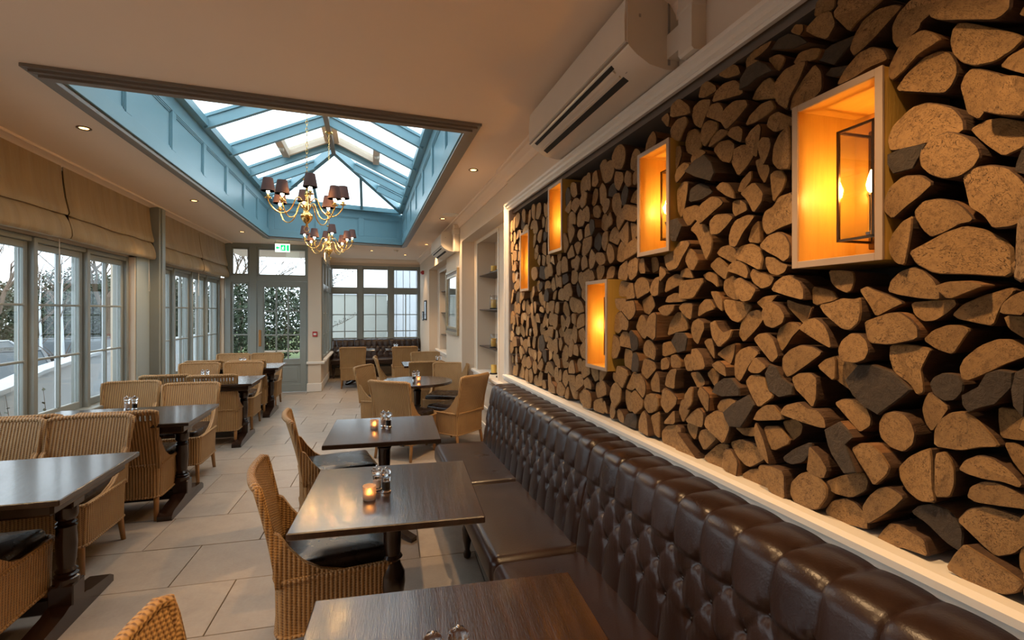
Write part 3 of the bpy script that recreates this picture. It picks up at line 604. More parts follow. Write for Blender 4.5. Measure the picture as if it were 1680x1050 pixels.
def sill(name, y0, y1, z, zt, mat='white'):
    mb = MB(); P = [(1.25, z), (1.215, z), (1.205, z+.012), (1.215, z+.024), (1.195, z+.034), (1.195, z+.052), (1.215, z+.06), (1.25, z+.06), (1.5, z+.06), (1.5, z+.05), (1.25, z+.05)]
    mb.loft([[(a, y0, b) for a, b in P[:8]], [(a, y1, b) for a, b in P[:8]]]); mb.box(1.25, y0, z+.03, 1.5, y1, z+.055)
    return tag(mb.build(name, M[mat]), kind='structure')
sill('trim_1', -.35, 4.41, .955, 0)
mb = MB(); mb.loft([[(1.25-o, y, 2.525+a) for o, a in prof] for y in (-.35, 4.41)]); tag(mb.build('trim_2', M['white']), kind='structure')
mb = MB(); mb.loft([[(1.25-o, 4.325+a, z) for o, a in prof] for z in (1.0, 2.60)]); tag(mb.build('trim_3', M['white']), kind='structure')
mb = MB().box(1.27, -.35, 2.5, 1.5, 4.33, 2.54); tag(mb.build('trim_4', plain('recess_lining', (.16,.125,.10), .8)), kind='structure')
tag(MB().box(1.485, -.35, 1.0, 1.5, 4.33, 2.50).build('trim_16', plain('gap_shade_backing', (.03,.02,.014), .9)), kind='structure')  # back sheet coloured near-black to stand in for shade between the logs
# recess trims
def frame_trim(name, X, y0, y1, z0, z1, w=.04, t=.012):
    mb = MB(); mb.box(X-t, y0-w, z0, X, y0, z1+w, b=.004); mb.box(X-t, y1, z0, X, y1+w, z1+w, b=.004); mb.box(X-t, y0, z1, X, y1, z1+w, b=.004)
    return tag(mb.build(name, M['white']), kind='structure')
frame_trim('trim_5', 1.45, 5.53, 6.66, .79, 2.54); frame_trim('trim_6', 1.45, 8.95, 10.45, .79, 2.42)
k = 7
for a, b in ((4.42, 6.9), (8.35, 10.88)):
    mb = MB(); mb.box(1.40, a, .745, 1.7, b, .79, b=.01); mb.box(1.43, a, .70, 1.45, b, .745, b=.006)
    mb.box(1.435, a, .33, 1.45, b, .37, b=.005); mb.box(1.43, a, 0, 1.45, b, .14, b=.004)
    tag(mb.build('trim_%d' % k, M['white']), kind='structure'); k += 1
# cornices
def cornice(name, p, q, inward, mat='ceil', h=.10, w=.11):
    p, q, n = Vector((*p, 0)), Vector((*q, 0)), Vector((*inward, 0)); P = [(0, 0), (0, -h), (.012, -h), (.018, -h*.75), (w*.35, -h*.45), (w*.72, -h*.2), (w-.008, -.018), (w, -.012), (w, 0)]
    mb = MB(); mb.loft([[(c.x+n.x*a, c.y+n.y*a, ZC+b) for a, b in P] for c in (p, q)]); return tag(mb.build(name, M[mat]), kind='structure')
cornice('trim_9', (1.25, -2.6), (1.25, 4.42), (-1, 0)); cornice('trim_10', (1.27, 4.42), (1.27, 12.9), (-1, 0)); cornice('trim_11', (-.93, 12.88), (1.27, 12.88), (0, -1))
cornice('trim_12', (-2.66, -2.6), (-2.66, 10.5), (1, 0), w=.14, h=.03)
# ---------------------------------------------------------------- left wall with three window bays and blinds pelmet
bays = [(-.35, 3.1), (3.42, 6.78), (7.38, 10.45)]
mb = MB(); XL = -2.9; XI = -2.66
ys = [-2.7]+[v for b in bays for v in b]+[10.5]
mb.box(XL, -2.7, 0, XI, 10.5, .60); mb.box(XL, -2.7, 2.24, XI-.06, 10.5, ZC)
for a, b in ((-2.7, -.35), (3.1, 3.42), (6.78, 7.38), (10.45, 10.5)): mb.box(XL, a, .60, XI, b, 2.24)
tag(mb.build('wall_left', M['wall']), kind='structure')
def sash_window(name, y0, y1, n, z0, z1):
    w = thing(name, None, None, kind='structure'); X0, X1 = -2.86, -2.72
    q = MB(); q.box(X0+.005, y0+.01, z1-.05, X1-.006, y1-.01, z1-.003, b=.004); q.box(X0, y0, z0, X1+.1, y1, z0+.04, b=.006)
    q.box(X0, y0, z0, X1, y0+.05, z1, b=.004); q.box(X0, y1-.05, z0, X1, y1, z1, b=.004); sw = (y1-y0-.1)/n
    for k in range(1, n): y = y0+.05+k*sw; q.box(X0+.01, y-.025, z0+.01, X1+.01, y+.025, z1-.01, b=.004)
    q.build('window_frame', M['frame'], w)
    for k in range(n):
        a, b = y0+.05+k*sw+.025*(k > 0), y0+.05+(k+1)*sw-.025*(k < n-1); c, d = z0+.04, z1-.05; q = MB()
        xa, xb = -2.79, -2.755; st = .05
        q.box(xa, a, c, xb, a+st, d, b=.005); q.box(xa, b-st, c, xb, b, d, b=.005); q.box(xa, a+st, c, xb, b-st, c+.07, b=.005); q.box(xa, a+st, d-.06, xb, b-st, d, b=.005)
        zs = [c+.07+(d-.06-c-.07)*t for t in (0, 1/3, 2/3, 1)]; m = (a+b)/2
        q.box(xa+.016, m-.010, c+.07, xa+.044, m+.010, d-.06, b=.004)
        for z in zs[1:3]: q.box(xa+.016, a+st, z-.010, xa+.044, b-st, z+.010, b=.004)
        s = q.build('sash', M['frame'], w)
        # white weather side of the bars
        q = MB(); q.box(xa+.004, m-.012, c+.07, xa+.016, m+.012, d-.06); q.box(xa-.004, a+st-.010, c+.05, xa, a+st+.003, d-.05); q.box(xa-.004, b-st-.003, c+.05, xa, b-st+.010, d-.05)
        tag(q.build('outer_bead', M['ext'], s), 'white outer glazing bead')
        for i in range(3):
            for (ya, yb) in ((a+st, m), (m, b-st)):
                MB().box(xa+.018, ya, zs[i], xa+.022, yb, zs[i+1]).build('pane', M['glass'], s)
    return w
for i, (a, b) in enumerate(bays): sash_window('window_%d' % (i+1), a, b, 4, .60, 2.24)
# post between bays
mb = MB().box(-2.66, 7.14, 0, -2.53, 7.30, ZC, b=.012); mb.box(-2.53, 7.17, .05, -2.515, 7.27, ZC-.02, b=.005); tag(mb.build('trim_13', M['frame']), kind='structure')
mb = MB().box(-2.66, 6.80, 0, -2.645, 7.14, ZC, b=.003); tag(mb.build('trim_14', plain('pale_jamb_paint', (.36,.42,.42), .45)), kind='structure')
# ---------------------------------------------------------------- end wall with glazed door (Y = 10.5)
mb = MB(); YD0, YD1 = 10.47, 10.58
mb.box(-1.17, YD0-.03, 0, -.93, YD1, ZC); mb.box(-1.02, YD1, 0, -.93, 13.05, .58); mb.box(-1.02, YD1, 2.68, -.93, 13.05, ZC)
tag(mb.build('wall_end', M['wall']), kind='structure')
mb = MB().box(-1.19, YD0-.05, 0, -.915, YD1, .17, b=.008).box(-.93, YD1, 0, -.915, 12.4, .17, b=.006); tag(mb.build('baseboard_end', M['white']), kind='structure')
mb = MB().box(-1.2, YD0-.06, .55, -.86, YD1, .60, b=.008).box(-1.02, YD1, .58, -.84, 12.9, .63, b=.01); tag(mb.build('trim_15', M['white']), kind='structure')
w = thing('window_4', None, None, kind='structure'); q = MB()
for a, b in ((-2.66, -2.55), (-2.23, -2.10), (-1.20, -1.165)): q.box(a, YD0, 0, b, YD1, ZC-.04, b=.006)
Yq = YD0+.008; q.box(-2.65, Yq, ZC-.08, -1.17, YD1-.01, ZC-.002); q.box(-2.56, Yq, 2.17, -2.22, YD1-.01, 2.30); q.box(-2.11, Yq, 2.20, -1.19, YD1-.01, 2.29); q.box(-2.56, Yq, 0, -2.22, YD1-.01, .62)
q.build('window_frame', M['frame'], w)
def glazed(parent, x0, x1, z0, z1, cols, rows, st=.035, y=10.5, nm='sash', bar=.012):
    q = MB(); q.box(x0, y, z0, x0+st, y+.045, z1, b=.004); q.box(x1-st, y, z0, x1, y+.045, z1, b=.004); q.box(x0+st, y, z0, x1-st, y+.045, z0+st, b=.004); q.box(x0+st, y, z1-st, x1-st, y+.045, z1, b=.004)
    xs = [x0+st+(x1-x0-2*st)*k/cols for k in range(cols+1)]; zs = [z0+st+(z1-z0-2*st)*k/rows for k in range(rows+1)]
    for x in xs[1:-1]: q.box(x-bar, y-.004, z0+st, x+bar, y+.04, z1-st, b=.004)
    for z in zs[1:-1]: q.box(x0+st, y-.004, z-bar, x1-st, y+.04, z+bar, b=.004)
    s = q.build(nm, M['frame'], parent)
    for a, b in zip(xs, xs[1:]):
        for c, d in zip(zs, zs[1:]): MB().box(a, y+.02, c, b, y+.024, d).build('pane', M['glass'], s)
    return s
glazed(w, -2.55, -2.23, 2.30, ZC-.08, 1, 1); glazed(w, -2.10, -1.20, 2.29, ZC-.08, 1, 1); glazed(w, -2.55, -2.23, .62, 2.17, 1, 3)
d = thing('door_1', None, None, kind='structure'); q = MB(); dx0, dx1 = -2.095, -1.205
q.box(dx0, 10.482, .01, dx0+.11, 10.54, 2.195, b=.003); q.box(dx1-.11, 10.482, .01, dx1, 10.54, 2.195, b=.003); q.box(dx0+.11, 10.482, 2.09, dx1-.11, 10.54, 2.195, b=.003)
q.box(dx0+.11, 10.482, .01, dx1-.11, 10.54, .16, b=.003); q.box(dx0+.11, 10.482, .55, dx1-.11, 10.54, .65, b=.003); q.box(dx0+.11, 10.50, .16, dx1-.11, 10.53, .55); q.box(dx0+.15, 10.495, .20, dx1-.15, 10.53, .51, b=.012)
q.build('door_frame', M['frame'], d); glazed(d, dx0+.11, dx1-.11, .65, 2.09, 3, 3, .014, 10.492, 'door_glazing', .013)
q = MB(); q.box(dx0+.03, 10.465, .92, dx0+.075, 10.485, 1.24, b=.006); tag(q.build('handle', M['legwood'], d), 'long wooden pull handle'); q = MB().box(dx0+.12, 10.51, .80, dx1-.12, 10.56, .83); tag(q.build('push_bar', M['white'], d), 'white horizontal push bar')
# ---------------------------------------------------------------- bay at the far end: back wall Y = 12.9
mb = MB().box(-1.02, 12.9, 0, 1.5, 13.05, .89); mb.box(-1.02, 12.9, 2.74, 1.5, 13.05, ZC); tag(mb.build('wall_back', M['wall']), kind='structure')
w = thing('window_5', None, None, kind='structure'); q = MB()
for a, b in ((-.97, -.90), (-.285, -.155), (.465, .595), (1.215, 1.30)): q.box(a, 12.88, .88, b, 12.98, 2.76, b=.006)
q.box(-.95, 12.887, 2.68, 1.29, 12.97, 2.755); q.box(-.95, 12.887, 2.06, 1.29, 12.97, 2.19); q.box(-.95, 12.86, .87, 1.29, 12.97, .925); q.build('window_frame', M['frame'], w)
for a, b in ((-.90, -.285), (-.155, .465), (.595, 1.215)):
    glazed(w, a, b, 2.19, 2.68, 1, 1, .02, 12.91)
    s = glazed(w, a, b, .92, 2.06, 2, 1, .02, 12.91)
    q = MB(); [q.box(a+.02, 12.905, z-.011, b-.02, 12.95, z+.011) for z in (1.52, 1.10)]; q.build('glazing_bar', M['frame'], s)
w = thing('window_6', None, None, kind='structure'); q = MB()
for a in (10.58, 11.3, 12.05, 12.8): q.box(-1.0, a, .60, -.90, a+.08, 2.70, b=.005)
q.box(-.99, 10.6, 2.62, -.907, 12.86, 2.695); q.box(-.99, 10.6, 2.05, -.907, 12.86, 2.17); q.box(-.99, 10.6, .60, -.907, 12.86, .68)
for a in (10.98, 11.71, 12.46): q.box(-.97, a-.012, .68, -.93, a+.012, 2.05, b=.004)
for z in (1.12, 1.56): q.box(-.97, 10.66, z-.012, -.93, 12.8, z+.012, b=.004)
s = q.build('window_frame', M['frame'], w)
for a in (10.66, 11.38, 12.13):
    for z0, z1 in ((.68, 2.05), (2.17, 2.62)): MB().box(-.955, a, z0, -.951, a+.66, z1).build('pane', M['glass'], s)
# wall behind the camera
tag(MB().box(-2.9, -2.7, 0, 1.75, -2.58, ZC).build('wall_front', M['wall']), kind='structure')
# ---------------------------------------------------------------- firewood wall: niches first (openings in Y, Z)
NICHES = [(.91,1.18,1.73,2.215), (1.815,2.07,1.86,2.345), (3.025,3.285,2.01,2.485), (3.73,3.965,1.77,2.26), (2.385,2.65,1.275,1.775)]
NLAB = ['largest, nearest', 'upper middle, second nearest', 'third along the top', 'farthest, by the left end', 'low, below and between the upper two']
nl = ['large lit oak niche box nearest the viewer among the stacked logs', 'lit oak niche box second nearest on the upper row of the log wall', 'narrow lit oak niche box highest up toward the far end of the log wall',
      'smallest-looking lit oak niche box at the far left end of the log wall', 'lit oak niche box set low in the log wall above the banquette']
ll = [l.replace('lit oak niche box', 'niche') for l in nl]
for i, (y0, y1, z0, z1) in enumerate(NICHES):
    t = thing('wall_niche_box', nl[i], 'niche', (1.235, (y0+y1)/2, z0), group='oak niche boxes in the log wall'); w = (y1-y0)/2; h = z1-z0; D = .235; e = .017
    MB().box(0, -w, 0, D, -w+e, h, b=.001).build('side_board', M['oak'], t); MB().box(0, w-e, 0, D, w, h, b=.001).build('side_board', M['oak'], t)
    MB().box(0, -w+e, 0, D, w-e, e, b=.001).build('bottom_board', M['oak'], t); MB().box(0, -w+e, h-e, D, w-e, h, b=.001).build('top_board', M['oak'], t)
    MB().box(D-.012, -w+e, e, D, w-e, h-e).build('back_board', M['oak'], t)
    q = MB(); f = .019
    q.box(-.006, -w-.001, -.001, .002, -w+f, h+.001, b=.001); q.box(-.006, w-f, -.001, .002, w+.001, h+.001, b=.001); q.box(-.006, -w+f, -.001, .002, w-f, f, b=.001); q.box(-.006, -w+f, h-f, .002, w-f, h+.001, b=.001)
    tag(q.build('front_lipping', M['oakfront'], t), 'pale timber front lipping')
    # glazed lantern inside
    L = thing('wall_lantern', 'lit glass lantern in the '+['large nearest niche', 'second nearest niche of the log wall', 'high narrow niche, third along the top', 'farthest niche at the left end', 'low niche above the banquette'][i], 'lantern', (1.235+D-.013, (y0+y1)/2, z0+.075), group='lanterns inside the wall niches')
    lw, lh, ld = .052, h-.17, .145; r = .0035; q = MB()
    for yy in (-lw, lw):
        for xx in (-.02, -ld): q.box(xx-r, yy-r, 0, xx+r, yy+r, lh)
    for zz in (0, lh):
        q.box(-ld-r, -lw-r, zz-r, -ld+r, lw+r, zz+r); q.box(-ld, -lw-r, zz-r, -.02, -lw+r, zz+r); q.box(-ld, lw-r, zz-r, -.02, lw+r, zz+r); q.box(-.02-r, -lw, zz-r, -.02+r, lw, zz+r)
    q.build('lantern_frame', M['darkmetal'], L); q = MB().box(-.02, -lw-.01, -.02, 0, lw+.01, lh+.02, b=.004); tag(q.build('backplate', M['darkmetal'], L), 'bronze backplate')
    q = MB(); q.box(-ld-.001, -lw, 0, -ld+.001, lw, lh); q.box(-ld, -lw-.001, 0, -.02, -lw+.001, lh); q.box(-ld, lw-.001, 0, -.02, lw+.001, lh); q.build('lantern_glass', M['clear'], L)
    q = MB().lathe([(.022,.012),(.022,.02),(.009,.026),(.009,lh*.38),(.012,lh*.40),(.012,lh*.42)], (-.085,0,0), 12); q.box(-.085, -.004, .008, 0, .004, .016); q.build('candle_stem', M['chrome'], L)
    q = MB().lathe([(.002,lh*.42),(.010,lh*.45),(.013,lh*.50),(.009,lh*.56),(.002,lh*.63)], (-.085,0,0), 12); b_ = q.build('bulb', M['lbulb'], L, smooth=True)
    light('POINT', (1.235+D-.10, (y0+y1)/2, z0+.075+lh*.52), 1.9, (1, .47, .055), .015, 'lantern_light')
# ---------------------------------------------------------------- the logs
def inpoly(p, P):
    c = False; n = len(P)
    for i in range(n):
        a, b = P[i], P[i-1]
        if (a[1] > p[1]) != (b[1] > p[1]) and p[0] < (b[0]-a[0])*(p[1]-a[1])/(b[1]-a[1])+a[0]: c = not c
    return c
def area(P): return abs(sum(P[i-1][0]*P[i][1]-P[i][0]*P[i-1][1] for i in range(len(P))))/2
def cen(P): return (sum(p[0] for p in P)/len(P), sum(p[1] for p in P)/len(P))
def chaikin(P, k=.22):
    out = []
    for i in range(len(P)):
        a, b = P[i], P[(i+1) % len(P)]
        out.append((a[0]*(1-k)+b[0]*k, a[1]*(1-k)+b[1]*k)); out.append((a[0]*k+b[0]*(1-k), a[1]*k+b[1]*(1-k)))
    return out
logs = []      # (polygon, type)
for s in LOGS.split('|'):
    t, *pp = s.split(); P = [(int(a.split(',')[0])/1000, int(a.split(',')[1])/1000) for a in pp]
    P = [(y, z) for y, z in P]
    if t in 'nprcd': P = chaikin(P, .15)
    c = cen(P); P = [(c[0]+(y-c[0])*1.055, c[1]+(z-c[1])*1.055) for y, z in P]
    if any(a-.004 < c[0] < b+.03 and z0-.03 < c[1] < z1+.03 for a, b, z0, z1 in NICHES): pass
    logs.append((P, t))
R = random.Random(11)
# packed split logs for the part of the wall beyond the traced ones
def ok(y, z, m=.012):
    for (a, b, c, d) in NICHES:
        if a-m < y < b+m and c-m < z < d+m: return False
    return True
seeds = []
def fill(y0, y1, zb, zt, dx, dz):
    z = zb+dz*.5; row = 0
    while z < zt:
        y = y0+(dx*.5 if row % 2 else 0)+R.uniform(-.02, .02)
        while y < y1:
            q = (y+R.uniform(-.035, .035), z+R.uniform(-.030, .030), R.uniform(-.0010, .0014))
            if ok(q[0], q[1]) and y0 < q[0] < y1 and q[1] < zt-.03*math.sin(q[0]*7): seeds.append(q)
            y += dx*R.uniform(.8, 1.2)
        z += dz; row += 1
fill(1.94, 4.33, 1.03, 2.44, .105, .092); fill(-.33, .64, 1.03, 2.42, .13, .11)
for (sy, sz, w) in seeds:
    rad = .075 if sy > 1 else .095
    lo, hi = (1.93, 4.33) if sy > 1 else (-.34, .655)
    P = [(sy+rad*math.cos(a*PI/8)*1.0, sz+rad*math.sin(a*PI/8)) for a in range(16)]
    # a split log: trim a disc whose centre is pushed off, so one side is round and the others are straight
    for (ty, tz, tw) in seeds:
        dy, dz = ty-sy, tz-sz; d2 = dy*dy+dz*dz
        if d2 < 1e-9 or d2 > .09: continue
        d = math.sqrt(d2); m = d/2+(w-tw)/(2*d)-.0035
        P = clip(P, lambda p: m-((p[0]-sy)*dy+(p[1]-sz)*dz)/d)
        if len(P) < 3: break
    for f in (lambda p: p[0]-lo, lambda p: hi-p[0], lambda p: p[1]-1.022):
        if len(P) > 2: P = clip(P, f)
    for (a, b, c, d) in NICHES:
        if len(P) < 3: break
        m = .006; gaps = [(a-m-sy, lambda p: a-m-p[0]), (sy-b-m, lambda p: p[0]-b-m), (c-m-sz, lambda p: c-m-p[1]), (sz-d-m, lambda p: p[1]-d-m)]
        g = max(gaps, key=lambda t: t[0]); P = clip(P, g[1])
    if len(P) < 3: continue
    rr = R.random(); c = cen(P)
    if rr < .72:                       # give it a round bark side: intersect with a disc
        a = R.uniform(-.3, PI+.3) if R.random() < .75 else R.uniform(0, 2*PI); rd = math.sqrt(area(P)/PI)*R.uniform(1.12, 1.45); oy, oz = c[0]-math.cos(a)*rd*.42, c[1]-math.sin(a)*rd*.42
        for k in range(14):
            an = a-1.5+3.0*k/13; ny, nz = math.cos(an), math.sin(an)
            P = clip(P, lambda p: rd-((p[0]-oy)*ny+(p[1]-oz)*nz))
            if len(P) < 3: break
    if len(P) < 3 or area(P) < .0011: continue
    Q = []
    for p in P:
        if not Q or math.hypot(p[0]-Q[-1][0], p[1]-Q[-1][1]) > .004: Q.append(p)
    P = chaikin(Q, .12 if rr < .8 else .22) if len(Q) < 14 else Q
    logs.append((P, 'b' if R.random() < .035 else ('d' if R.random() < .03 else ('p' if R.random() < .06 else 'n'))))
def log_geo(mb, P, t, uvs, cols, rng, world=True):
    c = cen(P); n = len(P); y0 = min(p[0] for p in P); y1 = max(p[0] for p in P); z0 = min(p[1] for p in P); z1 = max(p[1] for p in P)
    xf = 1.255+rng.uniform(-.016, .022); ln = rng.uniform(.12, .16); ty, tz = rng.uniform(-.10, .10), rng.uniform(-.07, .07)
    if area(P) < .002: ln *= .9
    back = min(xf+ln, 1.475)
    if t == 'b': xf -= .006
    hy, hz = (c[0], c[1]) if t in 'rc' else (c[0]+rng.uniform(-.45, .45)*(y1-y0)/2, c[1]+rng.uniform(-.5, .5)*(z1-z0)/2)
    tlt = rng.uniform(-.12, .12), rng.uniform(-.10, .10)
    def X(p): return xf+(p[0]-c[0])*tlt[0]+(p[1]-c[1])*tlt[1]
    rings = []
    for s, dx in ((.955, 0), (1.0, .005)): rings.append([(X(p)+dx, c[0]+(p[0]-c[0])*s, c[1]+(p[1]-c[1])*s) for p in P])
    for f in (.5, 1):
        rings.append([(X(p)*(1-f)+back*f, c[0]+(p[0]-c[0])*(1-.05*f)+ty*f*.06+rng.uniform(-.0015, .0015), c[1]+(p[1]-c[1])*(1-.05*f)+tz*f*.06+rng.uniform(-.0015, .0015)) for p in P])
    b0 = len(mb.v); 
    for r in rings: mb.v += [Vector(p) for p in r]
    col = (rng.random(), rng.random(), 1.0 if t == 'p' else rng.random()*.8, 1)
    def face(ids, m): mb.f.append(tuple(b0+i for i in ids)); mb.m.append(m); uvs.append([(mb.v[b0+i][1]-hy, mb.v[b0+i][2]-hz) for i in ids]); cols.append(col)
    endm = 3 if t in 'bd' else 0
    face(list(range(n)), endm)
    spl0 = rng.random() < .35
    for i in range(n): j = (i+1) % n; face((i, j, n+j, n+i), endm if (t in 'bd' or spl0) else 1)
    spl = rng.random() < .45 and t not in 'rc'; arc = rng.uniform(0, 2*PI)
    for k in (1, 2):
        for i in range(n):
            j = (i+1) % n; a = math.atan2(P[i][1]-c[1], P[i][0]-c[0]); m = 2 if (spl and math.cos(a-arc) > .1) else 1
            face((k*n+i, k*n+j, (k+1)*n+j, (k+1)*n+i), m)
    return c
def log_mesh(name, mb, uvs, cols):
    me = bpy.data.meshes.new(name); me.from_pydata([tuple(v) for v in mb.v], [], mb.f)
    for m in ('end', 'bark', 'split', 'darkend'): me.materials.append(M[m])
    me.polygons.foreach_set('material_index', mb.m); L = me.uv_layers.new(name='UVMap'); A = me.color_attributes.new('rnd', 'FLOAT_COLOR', 'CORNER'); i = 0
    for u, c in zip(uvs, cols):
        for q in u: L.data[i].uv = q; A.data[i].color = c; i += 1
    bm = bmesh.new(); bm.from_mesh(me); bmesh.ops.recalc_face_normals(bm, faces=bm.faces); bm.to_mesh(me); bm.free()
    return me
def vis(P):
    c = cen(P); y = max(c[0], .55); d = 1.25*.281+y*.96
    return area(P)*1.25/d**3 if c[0] > .62 else 0
logs.sort(key=lambda l: -vis(l[0]))
NI = 300; rl = random.Random(5)
NN = ['nearest large niche', 'second nearest niche', 'third niche, highest far one', 'farthest niche', 'low niche']
def where(c):
    best = None
    for i, (a, b, z0, z1) in enumerate(NICHES):
        dy, dz = c[0]-(a+b)/2, c[1]-(z0+z1)/2; d = math.hypot(dy, dz)
        if best is None or d < best[0]: best = (d, i, dy, dz)
    d, i, dy, dz = best; base = ['large', 'second', 'third', 'farthest', 'low'][i]
    h = 'left' if dy > 0 else 'right'; v = 'above' if dz > 0 else 'below'
    if c[1] > 2.36: return 'in the top layer, %s of the %s niche' % (h, base)
    if c[1] < 1.11: return 'on the ledge, %s of the %s niche' % (h, base)
    far = 'just ' if d < .33 else ('well ' if d < .5 else 'far ')
    if abs(dy) < .12: return far+'%s the %s niche' % (v, base)
    if abs(dz) < .20: return far+'%s of the %s niche' % (h, base)
    return far+'%s and %s of the %s niche' % (v, h, base)
GEN = 'split firewood logs stacked in the wall recess'
labelled = {}
rest = MB(); ru, rc = [], []
for i, (P, t) in enumerate(logs):
    if i < NI:
        mb = MB(); u, c = [], []; ce = log_geo(mb, P, t, u, c, rl)
        for v in mb.v: v.y -= ce[0]; v.z -= ce[1]; v.x -= 1.26
        me = log_mesh('firewood_log', mb, u, c); o = bpy.data.objects.new('firewood_log', me); COL.objects.link(o); o.location = (1.26, ce[0], ce[1])
        w_ = max(p[0] for p in P)-min(p[0] for p in P); h_ = max(p[1] for p in P)-min(p[1] for p in P)
        size = 'big ' if area(P) > .0125 else ('small ' if area(P) < .0048 else '')
        shp = {'b': 'dark bark-covered', 'd': 'dark weathered', 'p': 'pale sawn', 'r': 'round', 'c': 'round cross-cracked'}.get(t) or ('flat wide' if w_ > 1.55*h_ else ('tall narrow' if h_ > 1.5*w_ else 'split'))
        lab = '%s%s firewood log %s' % (size, shp, where(ce))
        labelled.setdefault(lab, []).append(o)
    else:
        log_geo(rest, P, t, ru, rc, rl)
for lab, os_ in labelled.items():
    if len(os_) == 1: tag(os_[0], lab, 'log', 'firewood logs stacked in the wall'); continue
    # tell the alike ones apart by height order, then share
    os_.sort(key=lambda o: -o.location.z)
    nn = ['highest', 'second highest', 'third highest', 'fourth highest', 'fifth highest', 'sixth highest', 'seventh highest', 'eighth highest', 'ninth highest', 'tenth highest', 'eleventh highest', 'twelfth highest'][:len(os_)-1]+['lowest']
    for o, w_ in zip(os_, nn): tag(o, lab+', '+w_, 'log', 'firewood logs stacked in the wall')
o = bpy.data.objects.new('small_firewood', log_mesh('small_firewood', rest, ru, rc)); COL.objects.link(o)
tag(o, 'remaining small split firewood ends packed between and beyond the larger logs', 'firewood', kind='stuff')
# ---------------------------------------------------------------- long buttoned leather banquette
BY0, BY1 = -.9, 4.16; PB = .1405; QB = .088
bq = thing('banquette', 'long dark brown buttoned leather banquette along the log wall', 'banquette', (.97, 0, 0))
prof = [(-.02,.40),(-.015,.47),(-.005,.55),(.01,.64),(.03,.73),(.043,.80),(.052,.85),(.060,.895),(.068,.925),(.085,.945),(.11,.953),(.14,.956),(.20,.958),(.262,.958)]
def spl(P, n):
    out = []
    L = [0]
    for a, b in zip(P, P[1:]): L.append(L[-1]+math.hypot(b[0]-a[0], b[1]-a[1]))
    for k in range(n+1):
        s = L[-1]*k/n; i = 0
        while i < len(L)-2 and L[i+1] < s: i += 1
        t = (s-L[i])/(L[i+1]-L[i]); p0, p1, p2, p3 = P[max(i-1,0)], P[i], P[i+1], P[min(i+2,len(P)-1)]
        out.append(tuple(.5*(2*b+(-a+c)*t+(2*a-5*b+4*c-d)*t*t+(-a+3*b-3*c+d)*t**3) for a, b, c, d in zip(p0, p1, p2, p3)))
    return out, L[-1]
def tuft_back(y0, y1, zrows, prof, s0, name, parent, X=None):
    NT = 104; C, LT = spl(prof, NT); NS = int((y1-y0)/.0068); mb = MB()
    seg = LT/NT
    zb = lambda z: min(range(NT+1), key=lambda k: abs(C[k][1]-z) if C[k][0] < .09 else 9)
    kt = zb(zrows[0]); q = QB/seg
    for i in range(NS+1):
        y = y0+(y1-y0)*i/NS; a0 = (y-s0)/PB
        ed = min(y-y0, y1-y); edf = min(1, max(0, ed)/.03)**.5
        for k in range(NT+1):
            t = (kt-k)/q                       # 0 at the top button row, +1 next row down
            if t <= 0 or t >= 2: h = abs(math.sin(PI*a0))**.24
            else: h = (abs(math.sin(PI*(a0+t/2)))*abs(math.sin(PI*(a0-t/2))))**.14
            amp = .018
            if t < 0:
                up = min(1, (-t)/4.6); amp = .018*(1-up)**.8+.007
            if t > 2: amp = .016
            # button dimples
            bt = min(max(round(t), 0), 2); bs = (a0-.5*(bt % 2)); ds = (bs-round(bs))*PB; dt = (t-bt)*QB; g = math.exp(-(ds*ds+dt*dt)/(2*.017**2))
            wr = 0
            if -1.2 < t < 3: wr = .0011*math.sin(ds*260+dt*90)*math.exp(-(ds*ds+dt*dt)/(2*.035**2))
            hh = (amp*h-.012*g+wr)*edf
            p0 = C[max(k-1,0)]; p1 = C[min(k+1,NT)]; dx, dz = p1[0]-p0[0], p1[1]-p0[1]; l = math.hypot(dx, dz); nx, nz = -dz/l, dx/l
            mb.v.append(Vector((C[k][0]+nx*(hh-.012*(1-edf)), y, C[k][1]+nz*(hh-.012*(1-edf)))))
    for i in range(NS):
        for k in range(NT): a = i*(NT+1)+k; mb.f.append((a, a+1, a+NT+2, a+NT+1)); mb.m.append(0)
    # closing sides and rear
    b = len(mb.v)
    for y in (y0, y1): mb.v += [Vector((C[0][0]+.2, y, C[0][1])), Vector((C[NT][0], y, C[0][1]))]
    mb.f.append(tuple(list(range(0, NT+1))+[b+1])); mb.m.append(0); o_ = NS*(NT+1); mb.f.append(tuple(list(range(o_, o_+NT+1))+[b+3])); mb.m.append(0)
    ob = mb.build(name, M['leather'], parent, smooth=True, ang=60)
    pts = []
    for r in range(3):
        k = int(round(kt-r*q)); n0 = int(math.ceil((y0+.03-s0)/PB-.5*(r % 2))); 
        while True:
            y = s0+(n0+.5*(r % 2))*PB
            if y > y1-.03: break
            pts.append((C[k][0]-.001, y, C[k][1])); n0 += 1
    return ob, pts
secs = [(BY0, .16), (.165, 2.165), (2.17, BY1)]; bm_ = None
me_btn = None
for a, b in secs:
    ob, pts = tuft_back(a, b, [.80], prof, 2.1675, 'back_panel', bq)
    for p in pts:
        if me_btn is None:
            q = MB().lathe([(.0005,-.012),(.006,-.010),(.008,-.005),(.0075,.0)], (0,0,0), 8, M=Matrix.Rotation(PI/2, 4, 'Y')); bb = q.build('button', M['leather'], bq, smooth=True); me_btn = bb.data
        else: bb = bpy.data.objects.new('button', me_btn); COL.objects.link(bb); bb.parent = bq
        bb.location = (p[0]+.012, p[1], p[2])
